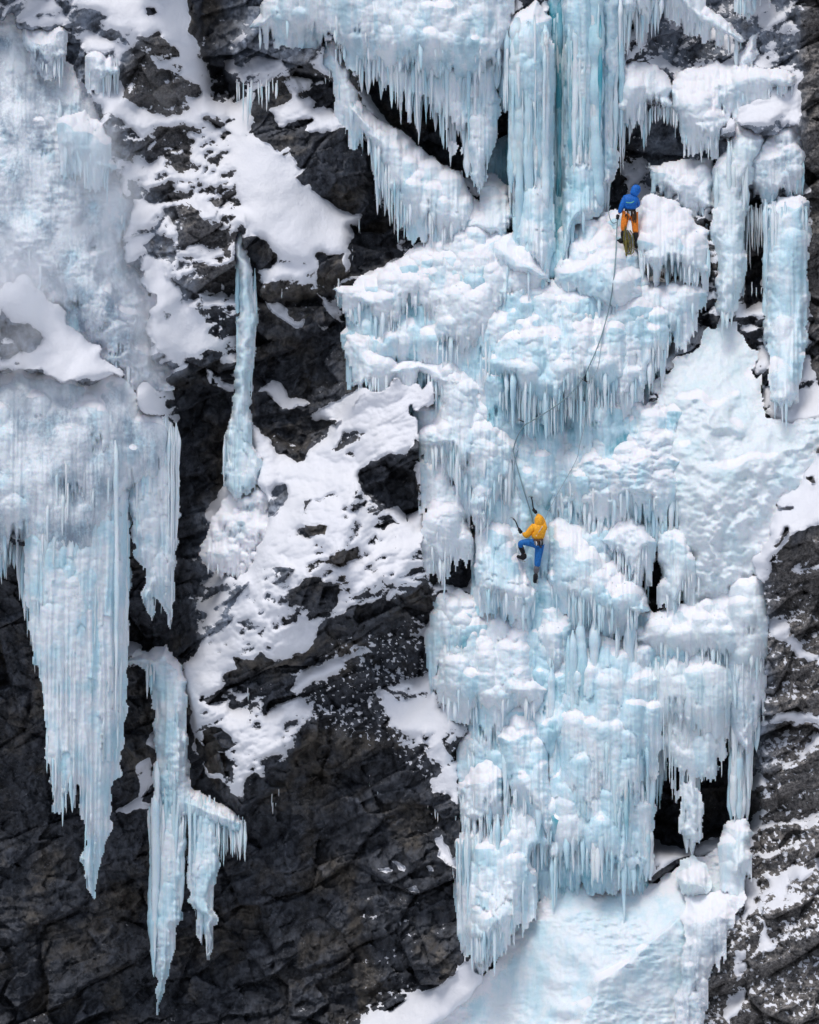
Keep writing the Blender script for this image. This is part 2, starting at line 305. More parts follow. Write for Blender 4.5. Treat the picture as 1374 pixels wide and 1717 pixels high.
# ------------------------------------------------------------------ survey of snow and bare rock on the cliff
# (snow value, edge softness, outline)   1 = snow field, -1 = bare rock, in between = mixed
COVER = [
 (.5,40,[(-160,-180),(330,-180),(345,60),(360,200),(395,400),(400,600),(300,640),(-160,900)]),
 (.1,20,[(395,0),(620,-180),(1100,-180),(1100,0),(640,200),(560,200),(420,140)]),
 (.9,18,[(150,0),(300,-20),(335,60),(345,130),(352,200),(330,170),(318,130),(285,100),(285,70),(235,55),(195,60),(160,20)]),
 (.9,12,[(70,90),(150,135),(200,165),(240,190),(300,195),(330,190),(350,230),(320,215),(270,215),(235,230),(190,186),(140,165),(80,150)]),
 (.6,12,[(240,285),(330,285),(360,330),(330,320),(270,318),(240,325)]),
 (.9,10,[(270,540),(310,510),(350,530),(380,560),(375,590),(330,590),(280,610),(265,580)]),
 (1,14,[(-160,380),(0,455),(60,490),(150,580),(235,650),(285,690),(250,730),(215,690),(130,620),(60,560),(30,535),(-160,500)]),
 (1,10,[(384,232),(420,232),(470,252),(500,256),(500,285),(515,284),(498,300),(535,330),(570,347),(606,360),(604,395),(590,378),(582,415),(590,440),(585,462),(578,430),(540,420),(530,480),(490,465),(470,440),(450,410),(415,395),(400,330),(392,280)]),
 (.7,10,[(430,440),(470,440),(530,440),(530,470),(500,480),(450,470)]),
 (1,9,[(480,150),(495,158),(520,186),(560,190),(590,210),(612,236),(590,215),(560,226),(515,222),(518,195),(484,210),(455,198),(465,178)]),
 (.9,12,[(415,120),(470,100),(530,85),(560,62),(600,180),(640,330),(600,180),(570,140),(540,130),(500,125),(440,135)]),
 (.9,12,[(600,500),(690,430),(820,380),(900,440),(900,700),(700,700),(600,660),(590,580),(560,500)]),
 (.92,10,[(400,560),(402,700),(430,715),(470,760),(500,775),(525,765),(560,720),(600,670),(640,632),(690,630),(735,655),(750,690),(780,740),(760,760),(700,740),(690,760),(640,765),(600,800),(580,850),(640,865),(700,880),(720,960),(690,1000),(640,1010),(590,1020),(545,1045),(520,1090),(400,1130),(310,1130),(330,1090),(380,1040),(400,960),(350,930),(350,860),(390,800)]),
 (.75,14,[(505,840),(560,835),(600,870),(640,885),(690,870),(715,960),(700,1000),(600,1020),(540,1040),(470,1060),(420,1090),(370,1060),(430,1000),(500,930)]),
 (.7,14,[(690,730),(790,790),(800,900),(780,990),(720,980),(700,870)]),
 (.2,14,[(500,1130),(600,1080),(720,1020),(760,1080),(780,1200),(740,1260),(650,1160),(590,1090),(540,1150)]),
 (1,7,[(309,1130),(348,1120),(382,1144),(358,1165),(334,1178),(365,1180),(393,1192),(431,1214),(460,1204),(483,1176),(497,1172),(515,1155),(529,1148),(577,1127),(575,1118),(510,1125),(490,1150),(505,1180),(511,1196),(483,1199),(480,1221),(500,1250),(480,1270),(455,1265),(440,1280),(452,1320),(420,1290),(405,1345),(350,1300),(318,1240)]),
 (1,5,[(633,1160),(643,1160),(668,1176),(706,1174),(741,1190),(751,1217),(730,1242),(699,1242),(671,1252),(657,1221),(645,1190)]),
 (1,5,[(713,1259),(734,1245),(755,1270),(744,1290),(725,1280)]),
 (1,5,[(723,1308),(758,1294),(779,1325),(769,1342),(727,1325)]),
 (1,4,[(727,1416),(744,1409),(758,1433),(790,1436),(793,1450),(775,1457),(734,1440)]),
 (1,3,[(636,1453),(648,1452),(654,1460),(640,1460)]), (1,3,[(662,1447),(672,1446),(682,1461),(668,1461)]), (1,3,[(713,1450),(724,1450),(727,1463),(716,1460)]), (1,3,[(682,1492),(699,1483),(706,1498),(692,1497)]),
 (1,6,[(612,1708),(664,1694),(713,1662),(751,1642),(748,1620),(770,1615),(800,1610),(960,1700),(960,1920),(560,1920)]),
 (1,8,[(1290,690),(1330,690),(1400,660),(1530,640),(1530,880),(1400,880),(1335,892),(1300,940),(1280,980),(1260,1010),(1180,1010),(1240,900)]),
 (.9,6,[(1290,1192),(1325,1188),(1350,1200),(1400,1205),(1530,1190),(1530,1230),(1400,1232),(1330,1215),(1300,1215)]),
 (.45,10,[(1035,100),(1110,105),(1125,125),(1340,105),(1345,230),(1200,260),(1140,240),(1100,190),(1035,190)]),
 (.6,8,[(1090,275),(1140,265),(1205,265),(1200,340),(1180,370),(1130,340),(1110,330)]),
 (.8,8,[(1240,120),(1345,120),(1345,185),(1250,190)]),
 (.5,8,[(1040,150),(1080,250),(1080,330),(1040,330)]),
 # bare rock
 (-1,4,[(203,88),(230,81),(250,91),(260,115),(287,118),(318,135),(338,145),(334,162),(304,166),(314,186),(297,193),(257,189),(233,176),(203,162),(199,101)]),
 (-1,4,[(235,59),(257,56),(280,68),(280,84),(264,95),(250,78),(236,73)]),
 (-1,3,[(245,10),(258,12),(262,24),(248,26)]), (-1,3,[(288,80),(300,82),(305,97),(292,95)]), (-1,3,[(208,70),(217,70),(218,78),(210,79)]),
 (-.7,6,[(101,4),(155,14),(179,29),(155,34),(160,44),(200,58),(190,68),(169,64),(118,34)]),
 (-1,5,[(105,57),(132,74),(149,95),(154,125),(128,133),(101,122),(105,98)]),
 (-1,3,[(135,133),(155,139),(159,152),(140,147)]),
 (-1,5,[(270,216),(304,220),(324,236),(314,250),(328,280),(304,287),(267,270),(257,280),(243,264),(260,243)]),
 (-1,4,[(243,328),(264,314),(304,314),(324,318),(318,334),(291,338),(267,348),(237,334)]),
 (-.9,4,[(216,297),(237,304),(237,331),(216,328)]), (-.7,5,[(361,236),(378,257),(358,280),(348,257)]), (-.7,5,[(345,310),(395,330),(395,352),(350,335)]),
 (-1,4,[(270,358),(287,345),(314,338),(335,355),(355,378),(389,392),(385,426),(351,409),(304,419),(301,389),(280,365)]),
 (-1,5,[(237,416),(257,395),(287,405),(301,429),(294,439),(257,432)]),
 (-1,5,[(328,446),(341,429),(365,453),(372,473),(351,480),(331,463)]),
 (-.5,12,[(300,440),(400,430),(395,560),(360,560),(310,500)]),
 (-.7,10,[(78,162),(142,169),(189,189),(230,230),(243,257),(216,270),(189,250),(176,209),(135,179),(84,172)]),
 (-1.3,5,[(319,-180),(470,-180),(460,0),(419,54),(389,68),(378,84),(382,128),(405,155),(392,166),(358,176),(353,135),(338,88),(318,51),(314,20)]),
 (-1,4,[(420,51),(468,51),(451,84),(427,78)]), (-1,4,[(484,71),(535,54),(539,88),(501,111),(468,108)]),
 (-1,4,[(528,142),(552,135),(582,159),(593,182),(569,196),(545,182),(525,166)]),
 (-1.4,4,[(427,152),(478,135),(491,152),(484,162),(454,193),(468,216),(484,209),(518,193),(511,222),(562,226),(589,213),(609,236),(623,257),(626,338),(657,365),(663,399),(674,429),(609,463),(586,463),(594,440),(586,415),(592,380),(606,395),(609,358),(569,345),(535,324),(511,311),(495,297),(515,280),(498,263),(484,250),(468,250),(420,230),(427,189)]),
 (-1.5,8,[(600,60),(850,70),(850,310),(758,300),(677,228),(640,195),(612,150)]),
 (-1,4,[(430,405),(445,400),(468,436),(461,449),(420,443)]), (-1,4,[(535,428),(580,425),(582,462),(545,478),(528,470)]),
 (-1.4,4,[(434,490),(454,486),(491,507),(515,490),(549,507),(576,547),(579,530),(569,513),(585,500),(596,560),(600,650),(569,675),(508,695),(565,702),(542,735),(522,763),(498,773),(464,759),(434,722),(420,702),(420,678),(420,628),(420,540)]),
 (1,3,[(437,493),(468,510),(491,534),(518,534),(508,553),(484,547),(464,527)]), (1,3,[(528,490),(545,500),(565,517),(579,541),(562,537),(545,513)]), (.9,3,[(535,541),(545,541),(555,555),(542,552)]),
 (1,4,[(427,661),(454,644),(511,671),(518,678),(491,685),(468,675)]), (1,4,[(508,695),(560,672),(600,650),(590,690),(565,706),(540,700)]),
 (-1.3,5,[(285,630),(304,621),(338,601),(358,580),(372,594),(358,628),(372,648),(398,661),(400,720),(388,750),(375,800),(368,827),(348,851),(345,864),(358,898),(370,925),(340,935),(324,959),(345,970),(334,1000),(375,1019),(360,1060),(304,1117),(285,1090),(260,1085),(205,1067),(205,965),(210,880),(287,864),(294,796),(306,729),(294,661)]),
 (.8,3,[(340,610),(352,618),(362,640),(390,650),(392,660),(365,655),(345,632)]),
 (-1.2,10,[(-160,900),(34,945),(44,1050),(68,1140),(230,1120),(240,1070),(300,1120),(310,1200),(330,1280),(400,1350),(430,1310),(460,1310),(510,1240),(525,1170),(600,1110),(640,1080),(680,1150),(640,1180),(660,1250),(720,1260),(740,1300),(730,1330),(790,1350),(790,1600),(745,1640),(700,1665),(610,1705),(570,1920),(-160,1920)]),
 (.5,8,[(645,1165),(668,1176),(706,1174),(741,1190),(751,1217),(730,1242),(699,1242),(671,1252),(657,1221)]),
 (1,5,[(633,1160),(668,1178),(706,1176),(735,1190),(748,1215),(735,1225),(700,1205),(671,1215),(657,1200)]),
 (1,5,[(713,1259),(734,1245),(755,1270),(744,1290),(725,1280)]), (1,5,[(723,1308),(758,1294),(785,1325),(769,1342),(727,1325)]),
 (1,4,[(727,1416),(744,1409),(758,1433),(795,1436),(797,1450),(775,1457),(734,1440)]),
 (1,3,[(634,1452),(648,1451),(656,1460),(640,1461)]), (1,3,[(660,1446),(672,1445),(684,1461),(668,1462)]), (1,3,[(711,1449),(724,1449),(729,1463),(716,1461)]), (1,3,[(680,1492),(699,1482),(708,1498),(692,1498)]),
 (.7,4,[(225,1290),(250,1270),(262,1290),(240,1340),(262,1350),(215,1370),(200,1365),(235,1330)]), (.9,4,[(243,1250),(258,1228),(300,1250),(290,1262)]),
 (-1,3,[(340,1225),(365,1222),(393,1250),(375,1258),(345,1250)]), (-1,3,[(330,1245),(365,1255),(400,1282),(395,1305),(360,1295),(335,1270)]), (-.9,3,[(440,1090),(480,1120),(500,1130),(470,1170),(440,1165),(415,1150),(410,1120)]),
 (-1,4,[(623,769),(650,763),(684,773),(687,796),(680,820),(701,827),(707,857),(687,874),(667,851),(633,851),(609,827),(599,810),(616,793)]),
 (-1,4,[(694,736),(714,749),(721,776),(697,759)]), (-.7,6,[(724,780),(755,776),(745,824),(724,820)]),
 (-.8,5,[(545,756),(576,732),(603,719),(616,726),(586,742),(560,760)]), (-1,3,[(508,840),(528,837),(511,857)]), (-.8,4,[(508,874),(552,880),(549,898),(522,898)]),
 (-.9,5,[(444,844),(464,820),(491,810),(481,840),(457,861),(437,871)]), (-.8,5,[(545,932),(572,915),(603,928),(603,942),(576,949)]),
 (-.9,5,[(471,996),(518,969),(566,979),(562,1009),(542,1031),(511,1019)]), (-.9,4,[(450,952),(491,949),(468,969)]), (-.7,3,[(606,874),(623,884),(650,874),(674,878),(640,890)]),
 (-1,5,[(702,874),(716,932),(722,985),(789,985),(795,940),(765,932),(711,921)]),
 (-1,5,[(522,1087),(542,1043),(589,1016),(636,1009),(697,992),(718,989),(724,1009),(697,1033),(704,1060),(738,1067),(738,1087),(718,1140),(670,1140),(636,1080),(589,1077),(555,1107),(501,1131)]),
 (-.6,6,[(320,1000),(400,980),(390,1040),(340,1080)]), (-.4,10,[(335,870),(400,880),(430,930),(400,1000),(340,1000)]), (-1,4,[(395,1100),(440,1105),(460,1125),(440,1160),(405,1150)]),
 (-1.2,4,[(672,520),(722,525),(725,610),(675,575)]), (-1,4,[(600,500),(612,500),(612,530),(590,520)]), (-.6,6,[(640,640),(690,610),(715,630),(680,630)]),
 (-.8,6,[(0,515),(35,540),(70,560),(60,590),(0,600)]), (-.4,8,[(-20,830),(27,844),(57,871),(64,891),(0,905)]),
 # right hand side
 (-1,5,[(1105,-180),(1400,-180),(1400,0),(1350,50),(1338,110),(1312,110),(1300,70),(1255,90),(1230,100),(1140,110),(1085,90),(1090,40)]),
 (.5,5,[(1110,-30),(1160,0),(1180,30),(1230,60),(1250,85),(1225,85),(1190,60),(1140,40)]), (.4,6,[(1260,-180),(1300,-60),(1290,20),(1250,30),(1240,-20)]), (.5,5,[(1270,30),(1310,20),(1345,50),(1300,60),(1275,50)]),
 (-1,4,[(1314,84),(1343,63),(1356,75),(1343,122),(1314,108)]), (-1.3,5,[(1080,188),(1109,184),(1147,217),(1168,251),(1205,246),(1205,267),(1134,267),(1117,280),(1080,280)]),
 (-1,4,[(1084,286),(1134,290),(1112,330),(1088,326)]), (-1.3,4,[(1015,300),(1035,290),(1055,300),(1040,350),(1018,350)]),
 (-1,4,[(1110,110),(1130,120),(1135,150),(1128,175),(1110,150)]), (-.7,4,[(1160,170),(1200,170),(1200,190),(1165,185)]), (-.9,4,[(1260,145),(1300,130),(1310,140),(1270,158)]),
 (-1.2,5,[(1240,340),(1282,335),(1282,500),(1250,520),(1240,430)]),
 (-1.4,4,[(1362,-180),(1530,-180),(1530,640),(1374,650),(1362,600),(1350,500),(1358,334),(1352,292),(1340,271),(1340,209),(1350,100)]),
 (-.9,5,[(1085,430),(1190,440),(1190,475),(1085,475)]),
 (-1.3,5,[(1040,900),(1075,890),(1118,910),(1125,1010),(1100,1022),(1070,985)]),
 (-1,3,[(1345,752),(1374,740),(1400,745),(1390,760),(1350,760)]), (-1,3,[(1328,779),(1351,781),(1343,793)]), (-.8,3,[(1352,795),(1370,790),(1374,810)]),
 (-1,3,[(1293,915),(1318,888),(1320,893),(1300,918)]), (-1,4,[(1314,917),(1335,894),(1374,880),(1530,870),(1530,905),(1374,905)]), (-.8,4,[(1350,925),(1374,918),(1530,915),(1530,940),(1360,938)]),
 (-.92,6,[(1282,982),(1293,957),(1326,953),(1360,969),(1530,975),(1530,1195),(1350,1195),(1325,1185),(1290,1190),(1270,1160),(1268,1120),(1285,1040),(1300,1010)]),
 (-.92,6,[(1275,1228),(1300,1212),(1330,1217),(1400,1235),(1530,1235),(1530,1920),(1120,1920),(1147,1717),(1163,1663),(1172,1621),(1205,1571),(1212,1521),(1230,1490),(1255,1440),(1264,1387),(1295,1354),(1280,1304),(1265,1262)]),
 (.5,4,[(1285,1030),(1310,1045),(1345,1090),(1374,1100),(1374,1110),(1335,1100),(1300,1060)]), (.5,4,[(1275,1465),(1300,1470),(1330,1455),(1374,1460),(1350,1475),(1320,1475),(1310,1530),(1300,1490)]),
 (.5,4,[(1225,1600),(1245,1590),(1255,1620),(1240,1690),(1225,1717),(1215,1690),(1235,1640)]), (.4,4,[(1270,1540),(1285,1560),(1300,1590),(1280,1590)]), (.4,5,[(1235,1480),(1262,1470),(1265,1530),(1250,1540),(1245,1500)]),
 (-1.6,8,[(1085,1250),(1235,1180),(1262,1250),(1262,1380),(1200,1405),(1150,1425),(1085,1400)]),
]
# recesses: (depth m, softness px, outline)
RECESS = [
 (1.6,14,[(600,60),(850,70),(860,310),(815,300),(758,300),(677,228),(640,195),(612,150)]),
 (1.2,12,[(822,120),(862,130),(862,330),(818,320)]),
 (1.3,16,[(318,-180),(430,-180),(400,70),(385,120),(400,170),(360,180),(338,90)]),
 (.9,14,[(615,240),(700,300),(770,360),(740,430),(600,465),(590,380),(630,360),(625,260)]),
 (.9,12,[(430,500),(590,500),(600,660),(520,760),(440,720),(420,600)]),
 (1.2,16,[(285,640),(390,660),(370,820),(370,1000),(300,1110),(205,1080),(205,900),(290,860)]),
 (.8,26,[(-160,930),(60,960),(80,1150),(230,1150),(250,1090),(310,1180),(400,1370),(450,1320),(520,1250),(600,1300),(600,1700),(-160,1750)]),
 (1.5,10,[(1042,890),(1110,900),(1120,1015),(1075,985)]),
 (3.0,14,[(1085,1200),(1240,1130),(1262,1250),(1262,1385),(1200,1405),(1150,1425),(1080,1420)]),
 (1.0,10,[(1080,180),(1205,240),(1205,275),(1080,335),(1015,350),(1015,290)]),
 (1.4,8,[(1238,340),(1284,330),(1284,520),(1245,520)]),
 (1.0,8,[(668,515),(726,520),(728,612),(672,580)]),
 (.6,10,[(1095,-180),(1340,-180),(1330,110),(1090,110)]),
 (.6,8,[(1080,420),(1192,430),(1192,478),(1080,478)]),
 (.5,8,[(522,1090),(720,1000),(740,1090),(700,1150),(600,1100),(500,1140)]),
 (.8,8,[(722,900),(795,930),(795,990),(722,985)]),
 (.7,5,[(600,800),(650,765),(690,790),(707,860),(680,872),(615,830)]),
]
SPECK = [(.44,[(430,960),(505,830),(560,835),(600,870),(690,870),(720,940),(722,1000),(640,1020),(545,1050),(420,1110),(330,1110),(380,1030)]),
 (.5,[(230,200),(350,200),(400,320),(400,560),(300,480),(230,330)]), (.4,[(690,720),(800,800),(800,980),(720,990),(700,870)]), (.45,[(320,1130),(500,1150),(500,1290),(400,1340),(330,1260)]), (.45,[(1280,880),(1400,880),(1400,980),(1280,1000)]),
 (.45,[(1040,100),(1345,100),(1345,340),(1040,340)]), (.4,[(400,0),(620,0),(600,230),(460,210),(400,140)]), (.16,[(400,720),(640,640),(740,660),(790,740),(690,740),(610,870),(510,850),(420,860)]), (.34,[(510,830),(560,720),(640,740),(600,800),(600,860)])]
DUST = [(.5,[(190,40),(340,60),(400,300),(400,600),(300,600),(220,300)]), (.6,[(1210,1240),(1530,1190),(1530,1920),(1130,1920),(1200,1600)]), (.6,[(1280,950),(1530,950),(1530,1200),(1270,1180)]), (1.05,[(560,1060),(720,1040),(790,1180),(760,1330),(640,1260),(500,1200),(500,1130)]), (.45,[(300,880),(420,860),(420,1080),(300,1120)]),
 (.3,[(600,1290),(790,1290),(790,1660),(600,1720)]), (.25,[(-160,1500),(700,1500),(700,1920),(-160,1920)]), (.5,[(1080,-180),(1345,-180),(1345,340),(1030,340)]), (.5,[(330,0),(430,0),(430,240),(360,240)]), (.4,[(420,480),(600,480),(600,760),(420,760)])]
RIGHT_TONE = [(1340,-180),(1530,-180),(1530,1920),(1130,1920),(1150,1700),(1220,1560),(1260,1400),(1275,1230),(1270,1100),(1290,960),(1374,880),(1374,650),(1345,400)]
LEFT_TONE = [(190,40),(340,60),(400,300),(400,480),(330,500),(230,430),(230,300),(240,220),(190,170)]
GLAZE = [[(-160,-180),(120,-180),(240,60),(180,150),(260,300),(330,480),(300,620),(-160,920)], [(400,-180),(640,-180),(600,60),(560,70),(420,140),(370,100)],
         [(330,860),(470,780),(500,900),(430,1080),(330,1080)], [(1100,-180),(1340,-180),(1340,330),(1080,330)], [(1150,900),(1290,980),(1290,1300),(1240,1300)]]

def build_cliff(ice_mask):
    wob = lambda s, a, sd: a * fbm(UU / s, VV / s, 4, sd)
    WU = UU + wob(42, 9, 1) ; WV = VV + wob(42, 9, 2)
    cover = np.full(UU.shape, -.15, np.float32)
    for val, soft, poly in COVER:
        p = np.array(poly); x0, y0 = p.min(0) - 40; x1, y1 = p.max(0) + 40
        i0, i1 = np.searchsorted(us, [x0, x1]); j0, j1 = np.searchsorted(vs, [y0, y1])
        sl = np.s_[j0:j1, i0:i1]
        s = poly_sdf(WU[sl], WV[sl], poly)
        w = sstep(-soft * .6, soft * .6, s)
        cover[sl] = cover[sl] * (1 - w) + val * w
    # slow relief: snow lies back, bare rock leans out
    cb = blur(np.clip(cover, -1, 1), 9, 5)
    slope = np.where(cb > 0, .75 * cb, .30 * cb)
    slope = blur(slope, 14, 3)
    H = np.zeros_like(slope); acc = slope[0] * 0
    k = np.exp(-ST / PPM / 2.2)
    for j in range(len(vs)):
        acc = acc * k + slope[j] * ST / PPM
        H[j] = acc
    H = blur(H, 5, 1)
    D = dref(UU, VV) + H
    for dep, soft, poly in RECESS:
        p = np.array(poly); x0, y0 = p.min(0) - 40; x1, y1 = p.max(0) + 40
        i0, i1 = np.searchsorted(us, [x0, x1]); j0, j1 = np.searchsorted(vs, [y0, y1]); sl = np.s_[j0:j1, i0:i1]
        D[sl] -= dep * sstep(-soft, soft, poly_sdf(WU[sl], WV[sl], poly))
    # broken rock: tilted facets at several sizes, bedding rising to the right
    X = UU / PPM; Z = VV / PPM
    ca, sa = math.cos(R(24)), math.sin(R(24))
    A = X * ca - Z * sa; B = X * sa + Z * ca
    A = A + .16 * fbm(X * .6, Z * .6, 2, 31); B = B + .16 * fbm(X * .6, Z * .6, 2, 37)
    rock = np.zeros_like(D); btone = np.full(D.shape, .5, np.float32)
    for sx, sy, amp, fc, sd, ck in ((3.4, 1.9, .40, 1.3, 5, .35), (1.5, .8, .16, 1.5, 6, .2), (.55, .3, .075, 1.6, 7, 0), (.24, .15, .028, 1.6, 8, 0)):
        f1, f2, fv = worley(A / sx, B / sy, sd, fc)
        if sx < 2: btone += {1.5: .12, .55: .09, .24: .07}[sx] * np.clip(fv, -2, 2)
        rock += amp * fv - amp * ck * np.exp(-((f2 - f1) / .06) ** 2)
    rock += .10 * fbm(A * .9, B * 1.4, 3, 51) + .045 * fbm(X * 5, Z * 5, 5, 52, .7) - .10 * np.clip(ridge(A * .55, B * .9, 2, 53) - 1.0, 0, 1)
    smooth = sstep(.45, 1.02, cover)
    soft_rock = blur(rock, 6)
    D = D + rock * (1 - smooth) + (.35 * soft_rock + .06 * fbm(X * .9, Z * 1.1, 3, 58)) * smooth
    D = D - .9 * ice_mask
    # where does snow hold: on up-facing ledges, guided by the survey
    g = np.gradient(blur(D, 2.2), ST / PPM, axis=0)
    g2 = np.gradient(blur(D, 6), ST / PPM, axis=0)
    n = fbm(X * 1.6, Z * 2.0, 5, 61)
    spk = fbm(A * 2.6, B * 6.0, 5, 66, .62)
    sn = .5 + .50 * cover + (.30 * np.clip(g, -2, 2) * (1 - .5 * smooth) + .10 * np.clip(g2, -2, 2)) * (.35 + .65 * sstep(-1.25, -.6, cover)) + .12 * n + .34 * spk * (1 - .75 * sstep(.7, 1.1, np.abs(cover)))
    sp2 = fbm(A * 2.3, B * 4.6, 5, 67, .62); sp3 = fbm(X * 7 + .4 * Z, Z * 8.5, 4, 68, .62)
    for amp, poly in SPECK:
        w = sstep(-18, 18, poly_sdf(WU, WV, poly)); sn = sn - amp * w * sstep(.12, .42, sp2)
    for amp, poly in DUST:
        w = sstep(-18, 18, poly_sdf(WU, WV, poly)); sn = sn + amp * w * sstep(.22, .55, sp3 + .12 * np.clip(g, -1, 1.5))
    m = sstep(.46, .62, sn)
    m2 = blur(m.astype(np.float32), 1.5)
    Ds = blur(D, 3) + .04 + .10 * blur(m2, 4) + .02 * fbm(X * 2.5, Z * 2.5, 4, 77)
    D = D * (1 - m2) + np.maximum(D, Ds) * .35 * m2 + Ds * .65 * m2
    lump = np.zeros_like(D)
    for amp, poly in SPECK: lump = np.maximum(lump, sstep(-25, 25, poly_sdf(WU, WV, poly)))
    D = D + m2 * lump * (.26 * (1 - worley(A / .95, B / .6, 93)[0] ** 2) + .09 * (1 - worley(A / .36, B / .24, 91)[0] ** 2) + .05 * (1 - worley(A / .17, B / .12, 92)[0] ** 2) - .2)
    tone = np.maximum(sstep(-14, 14, poly_sdf(WU, WV, RIGHT_TONE)), .55 * sstep(-14, 14, poly_sdf(WU, WV, LEFT_TONE)))
    gl = np.zeros_like(D)
    for q in GLAZE: gl = np.maximum(gl, sstep(-25, 25, poly_sdf(WU, WV, q)))
    gl = np.clip(gl * (.75 + .5 * n), 0, 1)
    return D.astype(np.float32), np.stack([np.clip(sn, 0, 1), tone, gl, np.clip(btone, 0, 1)], -1)
# ------------------------------------------------------------------ ice
ICE_MASK = np.zeros(UU.shape, np.float32)
SHEETS = []      # filled while the ice is shaped; the cliff is carved behind it
GRP = 'tiers and curtains of the frozen waterfall'

def largest(k):
    h, w = k.shape; big = h * w
    lab = np.where(k, np.arange(big).reshape(h, w), big)
    for it in range(400):
        m = lab.copy()
        m[1:] = np.minimum(m[1:], lab[:-1]); m[:-1] = np.minimum(m[:-1], lab[1:])
        m[:, 1:] = np.minimum(m[:, 1:], lab[:, :-1]); m[:, :-1] = np.minimum(m[:, :-1], lab[:, 1:])
        m = np.where(k, m, big)
        f = np.append(m.ravel(), big); m = np.minimum(m, f[m]); m = np.where(k, m, big)
        if (m == lab).all(): break
        lab = m
    v, c = np.unique(lab[k], return_counts=True)
    return k & (lab == v[c.argmax()])

